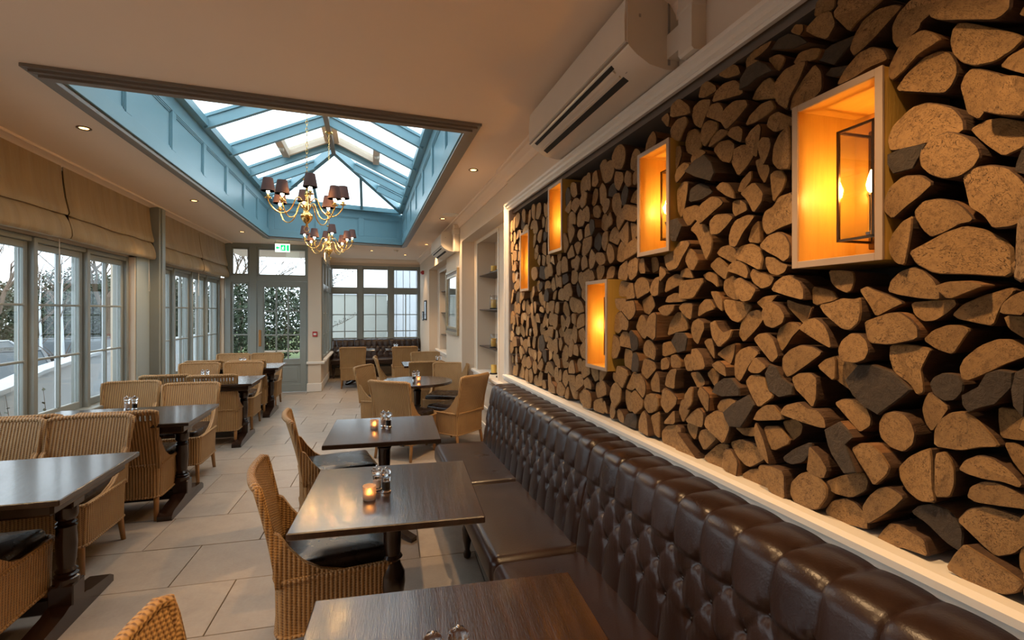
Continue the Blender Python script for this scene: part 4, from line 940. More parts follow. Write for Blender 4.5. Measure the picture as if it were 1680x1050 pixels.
def cushion(mb, x0, y0, z0, x1, y1, z1, r=.035, crown=.008, n=14, m=0):
    nx, ny = n, n+4
    def P(u, v, w):          # superellipsoid-ish box
        pass
    # build from a rounded profile swept: stacked rings
    rings = []; K = 7
    def rr(ins):
        pts = []; a0, a1, b0, b1 = x0+ins, x1-ins, y0+ins, y1-ins; c = max(r*1.1-ins, .006)
        for (cx, cy, st) in ((a1-c, b1-c, 0), (a0+c, b1-c, PI/2), (a0+c, b0+c, PI), (a1-c, b0+c, 1.5*PI)):
            for k in range(6): an = st+PI/2*k/5; pts.append((cx+c*math.cos(an), cy+c*math.sin(an)))
        return pts
    for k in range(K): a = PI/2*k/(K-1); rings.append([(x, y, z0+r-r*math.sin(PI/2-0)*math.cos(PI/2-a) if False else z0+r*(1-math.sin(a))) for x, y in rr(r*(1-math.cos(a)) if False else r*(1-math.cos(PI/2-a)))][::1])
    rings = rings[::-1]
    # bottom: from small to full, then top: full to small
    bot = []
    for k in range(K): a = PI/2*k/(K-1); bot.append([(x, y, z0+r*(1-math.sin(a)) if False else z0+r-r*math.cos(a)) for x, y in rr(r-r*math.sin(a))])
    top = []
    for k in range(K): a = PI/2*k/(K-1); top.append([(x, y, z1-r+r*math.sin(a)) for x, y in rr(r-r*math.cos(a))])
    for f, g in ((.12, .5), (.35, .85)):
        base = rr(r); cx, cy = (x0+x1)/2, (y0+y1)/2
        top.append([(x+(cx-x)*f, y+(cy-y)*f, z1+crown*g) for x, y in base])
    mb.loft(bot+top, m); return mb
xs0, xs1 = -.445, -.0
cuts = [BY0, .14, 1.135, 2.13, 3.12, BY1]
for a, b in zip(cuts, cuts[1:]):
    cushion(MB(), xs0, a+.002, .335, xs1+.03, b-.002, .478, r=.045, crown=.006).build('seat_cushion', M['leather'], bq, smooth=True)
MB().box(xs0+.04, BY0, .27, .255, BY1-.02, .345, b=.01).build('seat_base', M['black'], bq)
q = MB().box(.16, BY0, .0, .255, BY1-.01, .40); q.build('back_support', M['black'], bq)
MB().box(-.03, BY1-.006, .06, .26, BY1, .90, b=.01)
for y in (BY0+.1, .14, 1.135, 2.13, 3.12, BY1-.08):
    for x in (-.36,):
        MB().lathe([(.012,0),(.022,.008),(.026,.03),(.016,.055),(.020,.08),(.030,.13),(.034,.19),(.026,.225),(.034,.235),(.034,.27)], (x, y, 0), 14).build('foot', M['tleg'], bq, smooth=True)
# ---------------------------------------------------------------- banquette in the far bay
b2 = thing('banquette', 'dark buttoned leather bench under the far bay window', 'banquette', (.2, 12.86, 0), PI/2)
# local x axis points to +Y (towards the wall)
prof2 = [(-.20,.40),(-.19,.5),(-.17,.6),(-.15,.7),(-.13,.78),(-.115,.83),(-.10,.865),(-.075,.885),(-.04,.895),(0,.9)]
prof2 = [(x+.02, z) for x, z in prof2]
def shiftp(P): return P
_old = QB
ob, pts = tuft_back(-1.05, 1.08, [.74], prof2, 0, 'back_panel', b2)
for p in pts: bb = bpy.data.objects.new('button', me_btn); COL.objects.link(bb); bb.parent = b2; bb.location = (p[0]+.012, p[1], p[2])
for a, b in ((-1.05, .0), (.0, 1.08)): cushion(MB(), -.62, a+.002, .32, -.14, b-.002, .46, r=.04).build('seat_cushion', M['leather'], b2, smooth=True)
MB().box(-.56, -1.03, .26, 0, 1.06, .33, b=.01).build('seat_base', M['black'], b2)
for y in (-1.0, 0, 1.02): MB().lathe([(.012,0),(.022,.008),(.026,.03),(.016,.055),(.030,.13),(.034,.19),(.034,.27)], (-.5, y, 0), 12).build('foot', M['tleg'], b2, smooth=True)
# ---------------------------------------------------------------- loom chair
def loom_chair(slots):
    t = thing('dining_chair', 'x', 'chair')
    def rrect(w, d, z, c=.06, yo=0):
        pts = []
        for (cx, cy, st) in ((w-c, d-c, 0), (-w+c, d-c, PI/2), (-w+c, -d+c, PI), (w-c, -d+c, 1.5*PI)):
            for k in range(5): an = st+PI/2*k/4; pts.append((cx+c*math.cos(an), cy+c*math.sin(an)+yo, z))
        return pts
    q = MB(); outer = [rrect(.248+.006*f, .262+.004*f, .175+.245*f) for f in (0, .33, .66, 1)]; inner = [rrect(.225, .24, z) for z in (.425, .175)]
    q.loft(outer+inner+[outer[0]], caps=False); q.build('seat_skirt', M['loom'], t, smooth=True, uv=True, ang=50)
    q = MB(); q.tube(rrect(.252, .264, .425)+[], .0125, 8, closed=True); q.tube(rrect(.250, .262, .18), .008, 6, closed=True); q.build('braid_trim', M['loom'], t, smooth=True, uv=True)
    # back: z from .40 to .90
    def bp(u, f, th=0):
        hw = .238-.006*math.sin(PI*f)+.018*f*f; z = .40+.445*f; y = -.245-.085*f**1.3-.035*(1-(2*u-1)**2)*(.25+.75*f)
        return Vector((hw*(2*u-1), y+th, z))
    NU, NV = 33, 20; q = MB()
    for th in (.010, -.010):
        for j in range(NV+1):
            for i in range(NU+1): q.v.append(bp(i/NU, j/NV, th))
    W_ = NU+1; off = (NU+1)*(NV+1)
    for j in range(NV):
        for i in range(NU):
            if slots and 17 <= j <= 18 and i % 2 == 0 and 2 < i < NU-2: continue
            a = j*W_+i
            q.f.append((a, a+1, a+W_+1, a+W_)); q.m.append(0); q.f.append((off+a, off+a+W_, off+a+W_+1, off+a+1)); q.m.append(0)
    for i in range(NU): q.f.append((i, off+i, off+i+1, i+1)); q.m.append(0)
    q.build('backrest', M['loom'], t, smooth=True, uv=True, fix=False)
    q = MB(); L = [bp(0, f) for f in [k/10 for k in range(11)]]; T = [bp(k/14, 1)+Vector((0,-.006,.006)) for k in range(15)]; Rr = [bp(1, f) for f in [k/10 for k in range(10, -1, -1)]]
    q.tube(L[:-1]+[L[-1]+Vector((.004,0,-.004))]+T[1:-1]+[Rr[0]+Vector((-.004,0,-.004))]+Rr[1:], .019, 8); q.build('back_rim', M['loom'], t, smooth=True, uv=True)
    for s_ in (-1, 1):
        P = [(-.30, .20), (-.268, .20), (-.26, .42), (.02, .425), (-.04, .440), (-.12, .475), (-.19, .535), (-.24, .62), (-.30, .66), (-.325, .64), (-.29, .42)]
        P = [(-.262, .40), (.04, .418), (.0, .432), (-.08, .455), (-.15, .50), (-.205, .565), (-.245, .63), (-.295, .66), (-.275, .52)]
        x0, x1 = sorted((s_*.222, s_*.252)); q = MB(); q.prism(P, x0, x1, 'x'); q.build('wing', M['loom'], t, uv=True, ang=40, smooth=True)
    cushion(MB(), -.222, -.235, .40, .222, .245, .485, r=.03, crown=.012).build('seat_cushion', M['cushion'], t, smooth=True)
    for sx in (-1, 1):
        for fy, ey in ((.225, .235), (-.222, -.262)):
            q = MB().tube([(sx*.208, fy*.93, .30), (sx*.218, fy+(ey-fy)*.3, .165), (sx*.226, ey, 0.0)], [.021, .019, .0145], 10); lg = q.build('leg', M['legwood'], t, smooth=True)
    for c in t.children: pass
    return t
CH = loom_chair(False); CS = loom_chair(True)
chairs = [  # x, y, rot(deg; 0 faces away from camera), label
 (-2.39, 2.80, 0, 'woven loom chair on the near side of the nearest left table, beside the windows', 'L1'),
 (-1.82, 2.86, 0, 'woven loom chair at the bottom left corner, its back cut off by the frame', 'L1'),
 (-2.40, 3.80, 180, 'woven loom chair facing the camera behind the nearest left table, at the frame edge', 'L1'),
 (-1.89, 3.80, 179, 'woven loom chair facing the camera across the nearest left table, its leg by the aisle', 'L1'),
 (-2.39, 4.62, 0, 'loom chair seen from behind at the second left table, window side', 'L2'),
 (-1.79, 4.60, 0, 'loom chair seen from behind at the second left table, aisle side, in full view', 'L2'),
 (-2.39, 5.72, 182, 'loom chair facing the camera behind the second left table, window side', 'L2'),
 (-1.76, 5.42, 180, 'loom chair facing the camera behind the second left table, aisle side', 'L2'),
 (-2.28, 6.92, 0, 'loom chair seen from behind at the third left table, window side', 'L3'),
 (-1.76, 6.78, 0, 'loom chair seen from behind at the third left table, aisle side', 'L3'),
 (-2.33, 7.62, 180, 'orange-tinted loom chair facing the camera behind the third left table, window side', 'L3'),
 (-1.76, 7.60, 180, 'loom chair facing the camera behind the third left table, aisle side', 'L3'),
 (-2.38, 8.66, 0, 'loom chair seen from behind at the fourth left table, window side', 'L4'),
 (-1.78, 8.54, 0, 'loom chair seen from behind at the fourth left table, aisle side', 'L4'),
 (-2.28, 9.22, 180, 'loom chair backing onto the glazed door wall, window side of the fourth left table', 'L4'),
 (-1.73, 9.16, 180, 'loom chair backing onto the glazed door, aisle side of the fourth left table', 'L4'),
 (-.17, 1.24, -88, 'loom chair back just showing at the bottom edge, at the nearest banquette table', 'R'),
 (-.16, 2.58, -83, 'loom chair in front view on the aisle at the second banquette table', 'R'),
 (-.22, 3.88, -80, 'loom chair on the aisle at the third banquette table', 'R'),
 (.40, 5.60, -38, 'loom chair with its back to the camera at the near left of the round table', 'round'),
 (.22, 6.78, -118, 'loom chair on the aisle side of the round table', 'round'),
 (.98, 5.86, 40, 'loom chair with its back to the camera at the near right of the round table', 'round'),
 (1.0, 6.68, 158, 'loom chair facing the camera on the far right of the round table', 'round'),
 (.82, 7.62, 0, 'loom chair seen from behind beyond the round table, at the small square table', 'far'),
 (.98, 8.66, 180, 'loom chair facing the camera behind the small square table', 'far'),
 (.44, 8.22, -90, 'loom chair seen side-on at the aisle side of the small square table', 'far'),
 (-.33, 10.92, 0, 'loom chair seen from behind at the left table in front of the bay bench', 'bay'),
 (.72, 10.82, 0, 'loom chair seen from behind at the right table in front of the bay bench', 'bay')]
GR = {'L1': 'chairs at the nearest left table', 'L2': 'chairs at the second left table', 'L3': 'chairs at the third left table', 'L4': 'chairs at the fourth left table', 'R': 'chairs at the banquette tables', 'round': 'chairs round the round table', 'far': 'chairs at the small square table', 'bay': 'chairs in the far bay'}
CT = tree(CH); CTS = tree(CS); used = False; SL = (4, 5, 8, 9, 12, 13)
for i, (x, y, r, lab, g) in enumerate(chairs):
    if i in SL: o = duptree(CTS, (x, y, 0), 0) if used else CS; used = True
    else: o = CH if i == 0 else duptree(CT, (x, y, 0), 0)
    o.location = (x, y, 0); o.rotation_euler = (0, 0, math.radians(r)); tag(o, lab, 'chair', GR[g])
# ---------------------------------------------------------------- tables
COLP = [(.055,0),(.055,.05),(.045,.06),(.052,.075),(.040,.09),(.048,.105),(.036,.125),(.042,.20),(.046,.30),(.043,.42),(.047,.44),(.036,.45),(.045,.465),(.034,.48),(.046,.50),(.050,.52),(.050,.60)]
def column(q, x, y, z0, z1, s=1):
    h = (z1-z0)/.60; q.lathe([(r*s, z0+z*h) for r, z in COLP], (x, y, 0), 18)
def trestle_table(label, cx, cy, lx=1.2, ly=.80):
    t = thing('trestle_table', label, 'table', (cx, cy, 0), group='four-seat trestle tables by the windows')
    q = MB().box(-lx/2, -ly/2, .722, lx/2, ly/2, .75, b=.004); q.build('table_top', M['table'], t)
    q = MB().box(-lx/2+.05, -ly/2+.05, .66, lx/2-.05, ly/2-.05, .722, b=.012); q.build('apron', M['tleg'], t)
    for s_ in (-1, 1):
        x = s_*(lx/2-.17)
        q = MB(); P = [(-.37, 0), (.37, 0), (.37, .035), (.33, .06), (.12, .085), (.08, .10), (-.08, .10), (-.12, .085), (-.33, .06), (-.37, .035)]
        q.prism(P, x-.05, x+.05, 'x'); q.build('trestle_foot', M['tleg'], t, ang=30, smooth=True)
        q = MB(); q.box(x-.055, -.055, .09, x+.055, .055, .20, b=.006); column(q, x, 0, .19, .60); q.box(x-.055, -.055, .59, x+.055, .055, .67, b=.006); q.build('turned_column', M['tleg'], t, smooth=True, ang=35)
    MB().box(-lx/2+.17, -.03, .05, lx/2-.17, .03, .13, b=.008).build('stretcher', M['tleg'], t)
    return t
tabs = [('dark trestle table nearest on the left, with glossy reflections', -1.94, 3.08), ('second dark trestle table from the camera on the window side', -1.93, 4.68), ('third dark trestle table from the camera on the window side', -1.93, 6.77), ('fourth dark trestle table, in front of the glazed door', -1.92, 8.45)]
for l, x, y in tabs: trestle_table(l, x, y)
def pedestal(label, cx, cy, s=.76, rz=0, round_=False, z=.75, group='square pedestal tables', d=None):
    t = thing('pedestal_table', label, 'table', (cx, cy, 0), rz, group); h = s/2; d = (d or s)/2
    if round_: MB().lathe([(h-.006, z-.03), (h, z-.025), (h, z-.006), (h-.006, z)], (0,0,0), 56).build('table_top', M['table'], t, smooth=True, ang=30)
    else:
        MB().box(-h, -d, z-.03, h, d, z, b=.004).build('table_top', M['table'], t)
        q = MB(); P = lambda a, b, zz: [(-a, -b, zz), (a, -b, zz), (a, b, zz), (-a, b, zz)]
        q.loft([P(h-.14, d-.14, z-.055), P(h-.10, d-.10, z-.05), P(h-.06, d-.06, z-.03)]); q.build('under_frame', M['tleg'], t)
    q = MB(); q.lathe([(.05,.10),(.052,.14),(.038,.155),(.046,.17),(.040,.19),(.052,.25),(.060,.31),(.058,.36),(.040,.40),(.036,.42),(.048,.435),(.038,.45),(.042,.52),(.044,.60),(.052,.62),(.040,.635),(.05,.65),(.075,z-.055),(.075,z-.03)], (0,0,0), 20)
    q.build('turned_column', M['tleg'], t, smooth=True, ang=35)
    for k in range(4):
        a = PI/2*k+PI/4; q = MB(); pr_ = [(0,.05),(.06,.045),(.16,.02),(.26,0),(.29,0),(.29,.03),(.20,.05),(.10,.09),(.045,.13),(0,.14)]
        Mx = Matrix.Rotation(a, 4, 'Z'); q.loft([[Mx @ Vector((x, s_*.028, zz)) for x, zz in pr_] for s_ in (-1, 1)]); q.build('leg', M['tleg'], t, ang=30, smooth=True)
    return t
pedestal('dark wood table nearest the camera beside the banquette, grain showing', .205, 1.12, .78, math.radians(-4.5), d=.78)
pedestal('second banquette table, with candle and mills in the middle', .105, 2.39, .77, math.radians(-4), d=.78)
pedestal('third banquette table along, half lit by warm glare', .105, 3.66, .75, math.radians(-3), d=.77)
pedestal('round dark pedestal table beyond the banquette', .57, 6.12, .86, round_=True, z=.745, group='round table')
pedestal('small square table behind the round table, by the picture', .86, 8.08, .68)
pedestal('square table before the left half of the bay bench', -.28, 11.40, .80, d=.65); pedestal('square table before the right half of the bay bench', .72, 11.30, .74, d=.65)
# ---------------------------------------------------------------- table things
def mill(name, label, x, y, z, salt, g):
    t = thing(name, label, 'mill', (x, y, z), random.uniform(0, 1), g)
    MB().lathe([(.022,0),(.024,.002),(.024,.006),(.019,.009),(.019,.014)], (0,0,0), 18).build('base_ring', M['chrome'], t, smooth=True, ang=30)
    MB().lathe([(.0145,.0145),(.0145,.050)], (0,0,0), 14).build('contents', M['salt' if salt else 'pepper'], t)
    MB().lathe([(.019,.014),(.019,.062),(.021,.066),(.021,.072),(.013,.076)], (0,0,0), 18).build('clear_body', M['acrylic'], t, smooth=True, ang=40)
    MB().lathe([(.010,.076),(.019,.080),(.0235,.090),(.023,.100),(.017,.108),(.008,.111),(.002,.111)], (0,0,0), 24, lobes=6, amp=.10).build('crown', M['acrylic'], t, smooth=True)
    MB().lathe([(.004,.111),(.006,.114),(.004,.118),(.001,.119)], (0,0,0), 10).build('knob', M['chrome'], t, smooth=True)
    return t
def votive(label, x, y, z, g='tealight glasses', w=3):
    t = thing('tealight_holder', label, 'candle', (x, y, z), 0, g)
    q = MB().lathe([(.026,0),(.028,.002),(.030,.060),(.030,.062),(.0275,.062),(.0255,.010),(.001,.010)], (0,0,0), 22); q.build('frosted_glass', M['frost'], t, smooth=True, ang=40)
    MB().lathe([(.018,.0105),(.018,.024)], (0,0,0), 14).build('tealight', M['salt'], t)
    MB().lathe([(.001,.026),(.0045,.031),(.004,.038),(.001,.047)], (0,0,0), 8).build('flame', M['flame'], t, smooth=True)
    light('POINT', (x, y, z+.036), .10, (1, .42, .1), .006, 'candle_light')
spots = [(.075, 2.37, .035, 2.41, 'the second banquette table', (.0, 2.30)), (.135, 3.70, .10, 3.735, 'the third banquette table', (.035, 3.68)), (.199, 1.127, .139, 1.122, 'the nearest banquette table', None),
         (-1.955, 4.98, -2.015, 4.99, 'the second left table', None), (-1.96, 6.98, -2.02, 7.0, 'the third left table', None), (-1.90, 8.60, -1.96, 8.62, 'the fourth left table', None),
         (.53, 6.14, .58, 6.18, 'the round table', (.575, 6.02)), (1.08, 8.15, 1.14, 8.17, 'the small square table', None), (.55, 11.45, .60, 11.46, 'the right table in the bay', None)]
for (px_, py, sx_, sy, wh, vt) in spots:
    z = .745 if 'round' in wh else .75
    mill('pepper_mill', 'acrylic pepper mill with dark peppercorns on '+wh, px_, py, z, False, 'acrylic mills on the tables')
    mill('salt_mill', 'clear acrylic salt mill with pale salt on '+wh, sx_, sy, z, True, 'acrylic mills on the tables')
    if vt: votive('lit tealight in a frosted glass on '+wh, vt[0], vt[1], z)
# ---------------------------------------------------------------- shelves and candles in the wall recesses
for (y0, y1, zs, nm) in ((5.53, 6.66, (2.10, 1.63, 1.13), 'near wall recess'), (8.95, 10.45, (2.03, 1.58, 1.12), 'far wall recess')):
    for z, wd in zip(zs, ('top', 'middle', 'bottom')):
        q = MB(); P = [(1.475, z-.012), (1.70, z-.04), (1.70, z), (1.475, z)]; q.loft([[(a, y, b) for a, b in P] for y in (y0+.002, y1-.002)])
        tag(q.build('wall_shelf', M['shelfwood'], ang=30), '%s dark wood shelf in the %s' % (wd, nm), 'shelf', 'dark shelves in the wall recesses')
def pillar(label, x, y, z, h, glass):
    t = thing('pillar_candle', label, 'candle', (x, y, z), 0, 'pillar candles on the recess shelves')
    MB().lathe([(.05,0),(.055,.006),(.05,.016),(.04,.018)], (0,0,0), 18).build('candle_dish', M['black'], t, smooth=True, ang=30)
    MB().lathe([(.036,.018),(.037,.022),(.037,h),(.030,h+.001)], (0,0,0), 18).build('wax', M['wax'], t, smooth=True, ang=40)
    if glass: MB().lathe([(.05,.018),(.052,.02),(.054,h*.8),(.047,h*1.5),(.0455,h*1.5),(.052,h*.8),(.050,.022)], (0,0,0), 18).build('glass_chimney', M['clear'], t, smooth=True)
for z, wd, hs, gl in ((2.10, 'top', (.09,.11), False), (1.63, 'middle', (.12,.10), True), (1.13, 'bottom', (.12,.10), True), (.79, 'lower ledge', (.12,.12), False)):
    for k, (y, h, side) in enumerate(((6.12, hs[0], 'left'), (5.80, hs[1], 'right'))): pillar('yellow pillar candle, the %s one on the %s%s of the wall recess' % (side, wd, '' if 'ledge' in wd else ' shelf'), 1.545, y, z, h, gl)
pillar('short yellow pillar candle at the back of the bottom recess shelf', 1.62, 5.98, 1.13, .08, False)
# ---------------------------------------------------------------- pictures
def picture(label, y0, y1, z0, z1, fw, mats, big):
    t = thing('framed_picture', label, 'picture', (1.268, (y0+y1)/2, z0)); w = (y1-y0)/2; h = z1-z0
    gold = plain('aged_gold_frame', (.42,.33,.20), .35, .5, var=.4, vs=25) if big else M['black']
    for k, (o0, o1, d) in enumerate(((0, fw*.35, .035), (fw*.35, fw*.7, .022), (fw*.7, fw, .03)) if big else ((0, fw, .02),)):
        q = MB()
        for a in ((-w+o0, o0, -w+o1, h-o0), (w-o1, o0, w-o0, h-o0), (-w+o1, o0, w-o1, o1), (-w+o1, h-o1, w-o1, h-o0)): q.box(-d, a[0], a[1], 0, a[2], a[3], b=.003)
        q.build('frame_moulding', gold if k != 1 else M['moul'], t)
    MB().box(-.012, -w+fw, fw, -.004, w-fw, h-fw).build('mount', M['white'], t)
    if big:
        m, nt, b = nodes('abstract_print'); tx = tex(nt, scale=3.5, detail=2, sc=(1,1,.6)); cr = nt.nodes.new('ShaderNodeValToRGB'); nt.links.new(tx.outputs[0], cr.inputs[0]); cr.color_ramp.elements[0].color = (.12,.16,.13,1); cr.color_ramp.elements[0].position = .35; cr.color_ramp.elements[1].color = (.62,.68,.66,1); cr.color_ramp.elements[1].position = .6
        nt.links.new(cr.outputs[0], b.inputs['Base Color']); MB().box(-.014, -w+fw+.14, fw+.16, -.012, w-fw-.14, h-fw-.14).build('print', m, t)
    else: MB().box(-.014, -w+fw+.03, fw+.04, -.012, w-fw-.03, h-fw-.03).build('print', M['paving'], t)
    MB().box(-.017, -w+fw, fw, -.0155, w-fw, h-fw).build('picture_glass', M['clear'], t)
picture('large gold-framed picture on the pier below the far air conditioner', 7.10, 8.22, 1.24, 2.25, .12, None, True)
picture('small dark-framed notice near the bay, the larger of two', 11.30, 11.75, 1.40, 1.86, .03, None, False); picture('smallest dark-framed notice on the wall, closest to the bay', 11.95, 12.2, 1.38, 1.60, .02, None, False)
# ---------------------------------------------------------------- air conditioners
def aircon(label, x, y, z, L=1.22):
    t = thing('air_conditioner', label, 'air conditioner', (x, y, z), 0, 'wall-mounted air conditioners')
    # section in (out from wall, z); unit spans y 0..L
    body = [(0,.02),(0,.30),(.05,.305),(.17,.298),(.225,.285),(.243,.27),(.243,.09),(.236,.075),(.20,.045),(.14,.012),(.06,.0),(.02,.004)]
    q = MB(); q.loft([[(-a, yy, b) for a, b in body] for yy in (.0, L)]); q.build('casing', M['plastic'], t, smooth=True, ang=25)
    q = MB(); P = [(.2435,.092),(.2435,.272),(.248,.268),(.254,.18),(.252,.096)]; q.loft([[(-a, yy, b) for a, b in P] for yy in (.006, L-.006)]); q.build('front_panel', M['plastic'], t, ang=25)
    q = MB(); d = Vector((-.036, 0, .030)).normalized(); n = Vector((-.64, 0, -.77))
    def strip(u0, u1, h, y0, y1, m, nm, mat, par=t):
        a = Vector((-.146, 0, .0155)); b = Vector((-.236, 0, .0745)); q = MB(); e = (b-a)
        p0, p1 = a+e*u0, a+e*u1; nn = Vector((-e.z, 0, e.x)).normalized(); nn = nn if nn.z < 0 else -nn
        q.loft([[(p0.x, yy, p0.z), (p1.x, yy, p1.z), (p1.x+nn.x*h, yy, p1.z+nn.z*h), (p0.x+nn.x*h, yy, p0.z+nn.z*h)] for yy in (y0, y1)]); return q.build(nm, mat, par)
    strip(.0, .95, .0025, .16, L-.06, 0, 'air_outlet', M['black']); strip(.62, .76, .012, .17, L-.07, 0, 'louvre', M['plastic']); strip(.36, .44, .010, .17, L-.07, 0, 'louvre', M['plastic'])
    strip(.30, .45, .003, .12, .135, 0, 'status_display', M['plastic2']); strip(.50, .56, .003, .135, .14, 0, 'status_light', M['green'])
    MB().box(-.25, .0, .082, -.235, L, .087).build('panel_gap', M['plastic2'], t)
    q = MB().box(-.055, -.003, .02, -.045, .0, .285); q.box(-.19, -.002, .20, -.182, 0, .212); q.build('side_seam', M['plastic2'], t)
    return t
aircon('large cream air conditioner high on the wall above the log frame, near the camera', 1.25, 1.77, 2.607, 1.25)
aircon('far air conditioner high on the pier above the gold-framed picture', 1.27, 7.22, 2.49, 1.2)
t = thing('pipe_trunking', 'cream plastic pipe trunking bend beside the near air conditioner', 'trunking', (1.25, 1.60, 2.62))
MB().loft([[(-a, y, z) for a, z in ((0,-.01),(.055,-.01),(.065,.0),(.065,.31),(0,.31))] for y in (.0, .085)]).build('trunking_cover', M['plastic'], t)
q = MB(); q.loft([[(-a, b, z) for a, b in ((0,.085),(.06,.085),(.06,.17),(0,.17))] for z in (.03, .13)]); q.build('elbow', M['plastic'], t); MB().box(-.07, -.006, .16, 0, .091, .19, b=.005).build('joint_collar', M['plastic'], t)
t = thing('pipe_trunking', 'short upright pipe trunking beside the far air conditioner', 'trunking', (1.27, 7.06, 2.47)); MB().box(-.09, .0, 0, 0, .10, .40, b=.01).build('trunking_cover', M['plastic'], t); MB().box(-.1, -.02, .26, 0, .12, .34, b=.01).build('joint_collar', M['plastic'], t)
# ---------------------------------------------------------------- ceiling fittings
dn = ['on the left, nearest the camera over the window tables', 'on the left, second along beside the skylight', 'on the left, far one before the glazed door', 'on the right, level with the end of the log wall', 'on the right, beyond the round ceiling speaker', 'on the right, farthest, past the far air conditioner', 'in the ceiling of the far bay',
      'out of frame left, added as warm fill', 'above the banquette near the camera, added out of view', 'over the nearest part of the log wall, added out of view', 'out of frame over the nearest aisle, added as warm fill', 'behind the camera on the left, added as warm fill', 'behind the camera on the right, added as warm fill', 'in the far bay, left', 'in the far bay, right']
D0 = None
for i, (x, y, e) in enumerate(SPOTS):
    if D0 is None:
        o = thing('downlight', None, 'ceiling light', (x, y, ZC)); MB().lathe([(.030,-.001),(.044,-.001),(.046,-.004),(.044,-.007),(.032,-.005),(.030,-.001)], (0,0,0), 24).build('bezel', M['darkmetal'], o, smooth=True); MB().lathe([(.001,-.0015),(.029,-.0015),(.027,-.004),(.001,-.006)], (0,0,0), 20).build('lamp', M['downlit'], o, smooth=True); D0 = tree(o)
    else: o = duptree(D0, (x, y, ZC))
    tag(o, 'small recessed downlight '+dn[i], 'ceiling light', 'recessed downlights')
t = thing('ceiling_speaker', 'flat round ceiling speaker on the right beside the skylight', 'speaker', (1.07, 6.62, ZC)); MB().lathe([(.001,-.004),(.10,-.004),(.105,-.006),(.115,-.006),(.118,-.001),(.118,0)], (0,0,0), 32).build('grille', M['white'], t, smooth=True, ang=30)
for x, y, l in ((-.35, 10.4, 'round smoke detector on the ceiling at the left before the bay'), (.55, 10.75, 'round smoke detector on the ceiling at the right before the bay')):
    t = thing('smoke_detector', l, 'detector', (x, y, ZC)); MB().lathe([(.001,-.045),(.03,-.045),(.04,-.03),(.05,-.02),(.052,0)], (0,0,0), 20).build('housing', M['white'], t, smooth=True, ang=40)
# exit sign
t = thing('exit_sign', 'green and white illuminated exit sign hanging from the ceiling before the door', 'sign', (-1.55, 9.9, 2.705)); MB().box(-.125, -.012, 0, .125, .012, .15, b=.003).build('sign_panel', M['signwhite'], t)
MB().box(-.14, -.02, .15, .14, .02, .185, b=.005).build('lamp_housing', M['white'], t); q = MB(); [q.box(s_*.115-.005, -.005, .185, s_*.115+.005, .005, .215) for s_ in (-1, 1)]; q.build('hanger', M['white'], t)
q = MB(); Y = -.0125
def G(P): q.loft([[(a, Y, b) for a, b in P], [(a, Y-.0012, b) for a, b in P]])
G([(-.112,.075),(-.080,.115),(-.080,.088),(-.045,.088),(-.045,.062),(-.080,.062),(-.080,.035)])     # arrow
G([(-.03,.02),(.055,.02),(.055,.13),(-.03,.13)]); G([(.072,.02),(.112,.02),(.112,.13),(.072,.13)]); q.build('green_panels', M['green'], t)
q = MB(); Y = -.0145
G([(.008,.105),(.016,.112),(.024,.105),(.016,.097)]); G([(-.002,.06),(.012,.095),(.022,.092),(.014,.06),(.030,.045),(.026,.038),(.006,.052),(-.012,.030),(-.018,.036)]); G([(.018,.086),(.036,.075),(.034,.07),(.016,.08)]); G([(.008,.09),(-.012,.082),(-.012,.068),(-.006,.068),(-.005,.078),(.01,.083)]); q.build('running_figure', M['signwhite'], t)
t = thing('fire_call_point', 'small red fire alarm call point on the pillar right of the door', 'alarm', (-1.04, 10.44, 1.10)); MB().box(-.045, -.03, 0, .045, 0, .10, b=.004).build('housing', M['red'], t); MB().box(-.028, -.032, .03, .028, -.03, .07).build('press_plate', M['white'], t)
t = thing('alarm_sounder', 'red alarm sounder high on the right wall beside the bay', 'alarm', (1.27, 12.02, 2.50)); MB().box(-.05, -.08, 0, 0, .08, .09, b=.006).build('housing', M['red'], t); MB().lathe([(.03,0),(.028,.02),(.01,.025)], (-.05,0,.045), 14, M=Matrix.Rotation(-PI/2, 4, 'Y')).build('horn', M['red'], t)
